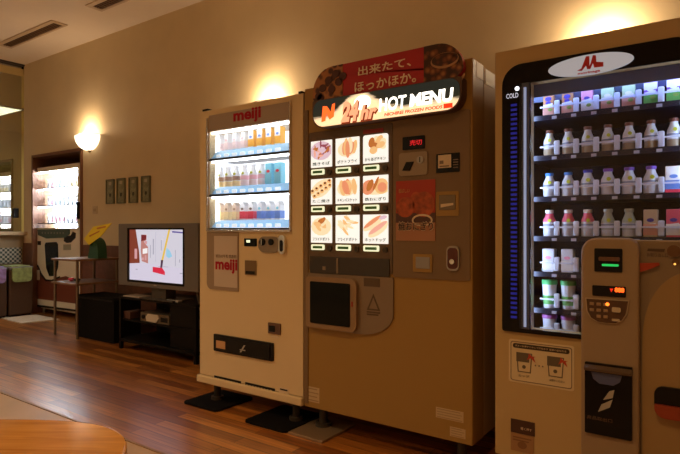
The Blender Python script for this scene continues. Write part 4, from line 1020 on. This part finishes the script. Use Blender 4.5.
# ---------- rug, bins, side table, sign ----------
tag(put('door_rug', B().slab([(-7.42, 3.13), (-6.83, 3.10), (-6.72, 3.50), (-7.36, 3.52)], .001, .012), mat('rug_cream', (.68, .56, .40), .9, noise=.12, nscale=50), None, org=(-7.1, 3.3, 0)), 'cream rug lying on the floor in front of the alcove machine', 'rug')
def bin_(y0, y1, bagm, bag, label):
    t = thing('waste_bin', (-7.62, (y0+y1)/2, 0), label, 'waste bin', 'waste bins under the ledge')
    put('body', B().box(-7.80, -7.46, y0, y1, .02, .60, .012), mat('bin_brown', (.11, .06, .035), .35), t)
    put('base', B().box(-7.78, -7.48, y0+.02, y1-.02, 0, .02), black, t)
    put('lid_rim', B().box(-7.81, -7.45, y0-.004, y1+.004, .60, .635, .01), grey, t)
    pts = rr(y0+.03, y1-.02, .44, .625, (.05, .05, .005, .005))
    b = B().side(pts, -7.462, -7.440)
    b.box(-7.78, -7.47, y0+.03, y1-.03, .634, .648, .006)
    put('bin_liner', b, bagm, t)
bin_(3.24, 3.53, mat('bag_green', (.38, .46, .16), .45, noise=.25, nscale=25), 0, 'brown waste bin with green bag liner, against the corner')
bin_(2.92, 3.215, mat('bag_purple', (.42, .30, .62), .45, noise=.25, nscale=25), 0, 'brown waste bin with purple bag liner, cut by the edge of the view')

TX0, TX1, TY0, TY1 = -5.86, -5.42, 3.0, 3.44
ST = thing('side_table', ((TX0+TX1)/2, (TY0+TY1)/2, 0), 'small two-tier table with wooden shelves and thin metal legs between alcove and television', 'side table')
topw = mat('table_shelf_wood', (.24, .13, .065), .35)
put('table_top', B().box(TX0-.03, TX1+.03, TY0-.03, TY1+.03, .79, .812, .005), topw, ST)
put('shelf', B().box(TX0-.03, TX1+.03, TY0-.03, TY1+.03, .545, .565, .005), topw, ST)
for x_ in (TX0, TX1):
    for y_ in (TY0, TY1): put('leg', B().cyl((x_, y_, .4), .014, .8, seg=12), mat('leg_metal', (.22, .17, .12), .35, .6), ST, smooth=True)
o = thing('notice_sign', (-5.47, 3.22, .812), 'tilted yellow notice card on a rounded dark green stand atop the side table', 'sign')
put('stand', B().prism([(-5.56, .812), (-5.36, .812), (-5.365, .88)] + [(-5.50+.13*math.cos(t_), .92+.11*math.sin(t_)) for t_ in [k*PI/2/6 for k in range(7)]] + [(-5.52, .93)], 3.19, 3.29), mat('sign_green', (.02, .10, .05), .5), o)
yb_ = B()
yp = [(XA(x, 3.15), ZA(x, y, 3.15)) for x, y in ((84, 238.8), (88.8, 245.2), (101, 236), (111.6, 223), (93.5, 226.5))]
yb_.prism(yp, 3.150, 3.156)
put('card', yb_, mat('card_yellow', (.95, .72, .02), .45), o)
put('card_print', B().prism([(XA(x, 3.148), ZA(x, y, 3.148)) for x, y in ((96.5, 227.8), (97, 229.5), (105, 227.5), (106, 225.8))], 3.149, 3.15).prism([(XA(x, 3.148), ZA(x, y, 3.148)) for x, y in ((89, 235.5), (89.5, 237), (99, 232), (99.5, 230.5))], 3.149, 3.15), mat('card_orange', (.65, .22, .02), .5), o)
put('support', B().box(-5.50, -5.47, 3.156, 3.2, .95, .975), mat('sign_green', (.02, .1, .05), .5), o)
tag(put('paper_sheet', B().slab([(-5.86, 3.02), (-5.62, 3.0), (-5.60, 3.18), (-5.84, 3.2)], .812, .8135), mat('paper_white', (.75, .72, .66), .6), None, org=(-5.7, 3.1, .812)), 'white paper sheet lying on the top tier of the side table', 'paper')
for x_, c_, nm in ((-5.72, redp, 'small red case on the lower tier of the side table'), (-5.60, black, 'small black case on the lower tier of the side table')):
    t = thing('pencil_case', (x_, 3.1, .565), nm, 'small item', 'small items on the lower table tier')
    put('body', B().ball((x_, 3.1, .585), .045, (1, .6, .44)), c_, t, smooth=True)
    put('zip_pull', B().box(x_+.04, x_+.06, 3.085, 3.095, .58, .588), steel, t)
t = thing('waste_box', (-5.2, 3.24, 0), 'squat black bin on the floor under the side table', 'bin')
put('body', B().prism(rr(-5.60, -4.90, .0, .44, (.02, .02, .04, .04)), 3.08, 3.38), mat('bin_black', (.006, .005, .004), .7, spec=.12), t)
put('rim', B().box(-5.58, -4.92, 3.075, 3.385, .405, .42, .003), black, t)

# ---------- television and its stand ----------
YT = 2.98
tx0, tx1 = XA(118.3, YT), XA(190.5, YT)+.12
tz0, tz1 = .625, 1.150
TV = thing('television', ((tx0+tx1)/2, YT, .49), 'grey wide television showing a red mop in a bathroom, on the black stand', 'television')
tvg = mat('tv_grey', (.16, .14, .12), .4)
sx0_, sx1_ = XA(128.5, YT), XA(182.8, YT)
sz0_, sz1_ = ZA(155, 281.7, YT), ZA(155, 229.6, YT)
tz0 = ZA(118.5, 284.5, YT)-.0; tz1 = ZA(118.5, 223.8, YT)
tx1 = XA(198, YT)
put('housing', B().box(tx0, sx0_-.015, YT, YT+.06, tz0, tz1, .006).box(sx1_+.015, tx1, YT, YT+.06, tz0, tz1, .006).box(sx0_-.02, sx1_+.02, YT, YT+.06, sz1_+.008, tz1, .004).box(sx0_-.02, sx1_+.02, YT, YT+.06, tz0, sz0_-.008, .004).box(tx0+.03, tx1-.03, YT+.05, YT+.16, tz0+.02, tz1-.01, .02), tvg, TV)
put('screen_frame', B().ring(rr(sx0_-.018, sx1_+.018, sz0_-.02, sz1_+.014, .006, 2), rr(sx0_, sx1_, sz0_, sz1_, .004, 2), YT-.002, YT+.03), blackg, TV)
sc = put('screen', B().box(sx0_, sx1_, YT+.012, YT+.03, sz0_, sz1_), lit('screen_white', (.78, .74, .84), .82, (.02, .02, .02), .15), TV)
W_ = sx1_-sx0_; H_ = sz1_-sz0_
def scr(nm, pts, m, y):
    put(nm, B().prism([(sx0_+W_*u, sz0_+H_*v) for u, v in pts], YT+.012-y, YT+.012), m, sc)
scr('picture_floor', [(.0, 0), (1, 0), (1, .28), (.35, .34), (0, .34)], lit('s_floor', (.72, .66, .80), .9, (.02, .02, .02)), .0004)
scr('picture_door', [(0, 1), (.12, 1), (.19, .55), (.20, .34), (0, .32)], lit('s_door', (.30, .055, .03), .7, (.02, .02, .02)), .001)
scr('picture_towels', [(.23, .90), (.33, .90), (.33, .80), (.28, .76), (.36, .66), (.36, .34), (.24, .38), (.22, .6)], lit('s_towels', (.62, .25, .22), .8, (.02, .02, .02)), .0008)
scr('picture_towel_top', [(.23, .90), (.33, .89), (.32, .80), (.23, .77)], lit('s_dark', (.25, .02, .03), .7, (.02, .02, .02)), .0012)
scr('picture_towel_white', [(.26, .62), (.35, .64), (.35, .54), (.26, .52)], lit('s_white', (.9, .85, .85), 1.0, (.02, .02, .02)), .0014)
scr('picture_blue', [(.70, .66), (.76, .60), (.80, .50), (.74, .46), (.69, .50)], lit('s_blue', (.35, .65, .85), .9, (.02, .02, .02)), .0008)
scr('picture_tiles', [(.50, .95), (.505, .95), (.505, .38), (.50, .38)], lit('s_tile', (.55, .52, .68), .8, (.02, .02, .02)), .0006)
tb_ = [(.55, .30, .18, .01), (.45, .82, .02, .30), (.40, .70, .012, .25), (.60, .80, .012, .2), (.85, .62, .01, .3), (.92, .45, .015, .06), (.93, .20, .05, .02), (.12, .22, .04, .02)]
for (u_, v_, w_, h_) in tb_: scr('picture_speck', [(u_, v_-h_), (u_+w_, v_-h_), (u_+w_, v_), (u_, v_)], lit('s_grey', (.50, .48, .58), .8, (.02, .02, .02)), .0007)
for (u_, v_, w_, h_) in ((.10, .62, .05, .2), (.30, .50, .03, .1), (.24, .45, .04, .05), (.30, .78, .04, .06)): scr('picture_pink', [(u_, v_-h_), (u_+w_, v_-h_), (u_+w_, v_), (u_, v_)], lit('s_pink', (.80, .40, .42), .8, (.02, .02, .02)), .0013)
scr('picture_mop_pole', [(.735, 1), (.765, 1), (.64, .42), (.61, .42)], lit('s_pole', (.85, .55, .08), .9, (.02, .02, .02)), .0016)
scr('picture_mop_joint', [(.60, .42), (.64, .42), (.62, .26), (.59, .26)], lit('s_joint', (.12, .06, .12), .6, (.02, .02, .02)), .0018)
scr('picture_mop_head', [(.45, .28), (.62, .27), (.67, .20), (.67, .14), (.45, .18)], lit('s_red', (.75, .02, .06), .9, (.02, .02, .02)), .002)
scr('picture_corner_mark', [(.80, .975), (.98, .955), (.98, .93), (.80, .945)], lit('s_navy', (.15, .12, .4), .8, (.02, .02, .02)), .0016)
cc = (tx0+tx1)/2
put('pedestal', B().box(cc-.10, cc+.10, YT+.03, YT+.14, .50, tz0+.01, .004).box(cc-.22, cc+.22, YT+.01, YT+.24, .490, .505, .005), mat('pedestal_dark', (.06, .05, .04), .4), TV)
put('badge', B().box(cc-.02, cc+.02, YT-.003, YT, tz0+.02, tz0+.028), lgrey, TV)
SD = thing('tv_stand', (cc, 3.2, 0), 'low black open stand with shelves under the television', 'tv stand')
dx0, dx1, dy0, dy1 = XA(119, 3.0), XA(196, 3.0), 3.0, 3.44
blk = mat('stand_black', (.006, .005, .004), .45, spec=.15)
put('top_board', B().box(dx0, dx1, dy0, dy1, .470, .490, .004), blk, SD)
put('shelf', B().box(dx0+.02, dx1-.02, dy0+.02, dy1-.01, .265, .280), blk, SD)
put('bottom_board', B().box(dx0, dx1, dy0, dy1, .07, .10, .004), blk, SD)
for x_ in (dx0+.015, dx1-.015):
    for y_ in (dy0+.015, dy1-.015): put('leg', B().box(x_-.015, x_+.015, y_-.015, y_+.015, 0, .47), blk, SD)
put('side_panel', B().box(dx0+.72, dx1-.03, dy0+.03, dy0+.05, .10, .47), blk, SD)
put('back_panel', B().box(dx0+.03, dx1-.03, dy1-.03, dy1-.015, .10, .47), blk, SD)
a, b, c, d = RC(137.5, 166, 311, 324, 3.0)
VR = thing('video_recorder', ((a+b)/2, 3.1, .28), 'silver video player on the shelf of the black stand', 'video player')
put('housing', B().box(a, b, 3.03, 3.3, .28, .365, .004), mat('vcr_silver', (.18, .14, .09), .35, .5), VR)
put('control_panel', B().prism([(a+.10, .292), (a+.24, .288), (a+.28, .33), (a+.26, .357), (a+.12, .357), (a+.09, .33)], 3.022, 3.03), mat('vcr_light', (.62, .54, .40), .35), VR)
put('display', B().box(a+.30, b-.02, 3.026, 3.03, .30, .34), blackg, VR)
put('dial', B().cyl((a+.05, 3.025, .325), .018, .012, 'Y', 14), black, VR, smooth=True)
t = tag(put('cassette_box', B().box(XA(124, 3.05), XA(131, 3.05), 3.04, 3.2, .28, .345, .003), mat('cassette_brown', (.12, .05, .03), .5), None, org=(XA(127, 3.05), 3.1, .28)), 'small brown box beside the video player on the stand shelf', 'box')
tag(put('magazine', B().box(dx0+.05, dx0+.30, 3.01, 3.16, .490, .500, .002), mat('magazine_cover', (.50, .40, .30), .4), None, org=(dx0+.2, 3.08, .49)), 'pale magazine lying on the stand top under one side of the television', 'magazine')
t = thing('remote_control', (dx1-.35, 3.06, .49), 'silvery remote control on the stand top near the cream machine', 'remote control')
put('body', B().box(dx1-.46, dx1-.26, 3.02, 3.07, .49, .508, .004), lgrey, t)
kb = B()
for k in range(6):
    for j in range(2): kb.box(dx1-.44+.028*k, dx1-.425+.028*k, 3.03+.018*j, 3.04+.018*j, .508, .511)
put('buttons', kb, black, t)
tag(put('power_cable', B().tube([(XA(197, 3.1), 3.1, .70), (XA(198.5, 3.1), 3.08, .60), (XA(200, 3.1), 3.1, .45), (XA(201, 3.1), 3.15, .25), (XA(200, 3.1), 3.2, .012)], .008), grey, None, smooth=True, org=(XA(199, 3.1), 3.1, .01)), 'grey cable hanging down beside the television and the cream machine', 'cable')

# ---------- round-cornered wooden table in front ----------
tw = bpy.data.materials.new('table_wood'); tw.use_nodes = True; nt = tw.node_tree; p = nt.nodes['Principled BSDF']
tc = nt.nodes.new('ShaderNodeTexCoord'); mp = nt.nodes.new('ShaderNodeMapping'); mp.inputs['Scale'].default_value = (3, 26, 3); mp.inputs['Rotation'].default_value = (0, 0, .1)
n = nt.nodes.new('ShaderNodeTexNoise'); n.inputs['Scale'].default_value = 1.5; n.inputs['Detail'].default_value = 7; n.inputs['Distortion'].default_value = .6
r = nt.nodes.new('ShaderNodeValToRGB'); r.color_ramp.elements[0].position = .3; r.color_ramp.elements[1].position = .7
r.color_ramp.elements[0].color = (.46, .18, .025, 1); r.color_ramp.elements[1].color = (.74, .36, .07, 1)
nt.links.new(tc.outputs['Object'], mp.inputs[0]); nt.links.new(mp.outputs[0], n.inputs['Vector']); nt.links.new(n.outputs['Fac'], r.inputs['Fac']); nt.links.new(r.outputs['Color'], p.inputs['Base Color'])
p.inputs['Roughness'].default_value = .12; p.inputs['Coat Weight'].default_value = .4; p.inputs['Coat Roughness'].default_value = .12
uc, dc = -.84, .80
wx_, wy_ = SA*uc-CA*dc, CA*uc+SA*dc
TB = thing('dining_table', (wx_, wy_, 0), 'glossy orange-brown wooden table with rounded corners at the bottom corner of the view', 'table', rz=math.atan2(CA, SA))
def sup(a, b, e=3.8, n=72):
    out = []
    for k in range(n):
        t_ = 2*PI*k/n; c_, s_ = math.cos(t_), math.sin(t_)
        out.append((a*math.copysign(abs(c_)**(2/e), c_), b*math.copysign(abs(s_)**(2/e), s_)))
    return out
tt = put('table_top', B().slab(sup(.45, .42), .672, .70), tw, TB, local=True)
bv = tt.modifiers.new('edge', 'BEVEL'); bv.width = .006; bv.segments = 3; bv.limit_method = 'ANGLE'
put('apron', B().slab(sup(.38, .35), .62, .672), mat('apron_wood', (.28, .12, .04), .4), TB, local=True)
for sx_ in (-1, 1):
    for sy_ in (-1, 1): put('leg', B().lathe([(.018, 0), (.022, .02), (.028, .62)], .28*sx_, .26*sy_, 14), mat('apron_wood', (.28, .12, .04), .4), TB, local=True, smooth=True)

# ---------- lights ----------
def area(name, loc, size, e, col, rot=(0, 0, 0), sy=None):
    l = bpy.data.lights.new(name, 'AREA'); l.energy = e; l.color = col; l.size = size
    if sy: l.shape = 'RECTANGLE'; l.size_y = sy
    o = bpy.data.objects.new(name, l); COL.objects.link(o); o.location = loc; o.rotation_euler = rot; return o
# downlights added out of view to fill the room with light
dl = lit('fill_glow', (1, .7, .4), 3)
DLW = 6.5
for k, (x_, y_) in enumerate(((-5.6, .4), (-3.0, .4), (-.4, .2), (-4.4, -1.6), (-1.4, -1.6))):
    t = thing('fill_downlight', (x_, y_, CZ), 'added downlight in the ceiling out of view, filling the room with light', 'ceiling light', 'added downlights out of view')
    put('fill_trim_ring', B().lathe([(.065, CZ-.006), (.09, CZ-.006), (.09, CZ-.0)], x_, y_, 24), white, t)
    ld = bpy.data.lights.new('fill_spot', 'SPOT'); ld.energy = DLW*(23 if x_ < -4 else 14.5); ld.color = (1, .88, .68) if x_ < -4 else (1, .60, .25); ld.spot_size = 2.3; ld.spot_blend = .8; ld.shadow_soft_size = .06
    lo = bpy.data.objects.new('lamp_bulb', ld); COL.objects.link(lo); lo.parent = t; lo.location = (0, 0, -.02)
# luminous ceiling panel in the room beyond the glass
t = thing('ceiling_panel_light', (-10.9, 3.6, 3.2), 'white luminous ceiling panel seen through the glass above the bins', 'ceiling light')
put('diffuser', B().box(-11.8, -10.0, 3.0, 4.55, 3.18, 3.199), lit('panel_white', (.85, .95, .8), 8), t)
put('frame', B().box(-11.84, -11.8, 2.96, 4.59, 3.175, 3.2).box(-10, -9.96, 2.96, 4.59, 3.175, 3.2).box(-11.8, -10, 2.96, 3, 3.175, 3.2).box(-11.8, -10, 4.55, 4.59, 3.175, 3.2), grey, t)
w = bpy.data.worlds.new('World'); S.world = w; w.use_nodes = True
w.node_tree.nodes['Background'].inputs[0].default_value = (1, .75, .5, 1)
w.node_tree.nodes['Background'].inputs[1].default_value = .0

# ---------- camera ----------
cd = bpy.data.cameras.new('Camera'); cd.sensor_width = 36; cd.lens = F*36/680; cd.shift_y = (HZ-227)/680; cd.clip_start = .02
co = bpy.data.objects.new('Camera', cd); COL.objects.link(co); co.location = (0, 0, EYE); co.rotation_euler = (PI/2, 0, math.atan2(CA, SA))
S.camera = co
S.view_settings.view_transform = 'Standard'; S.view_settings.look = 'None'; S.view_settings.exposure = 0; S.view_settings.gamma = 1
S.cycles.use_denoising = True
S.cycles.max_bounces = 8
S.cycles.sample_clamp_indirect = 4
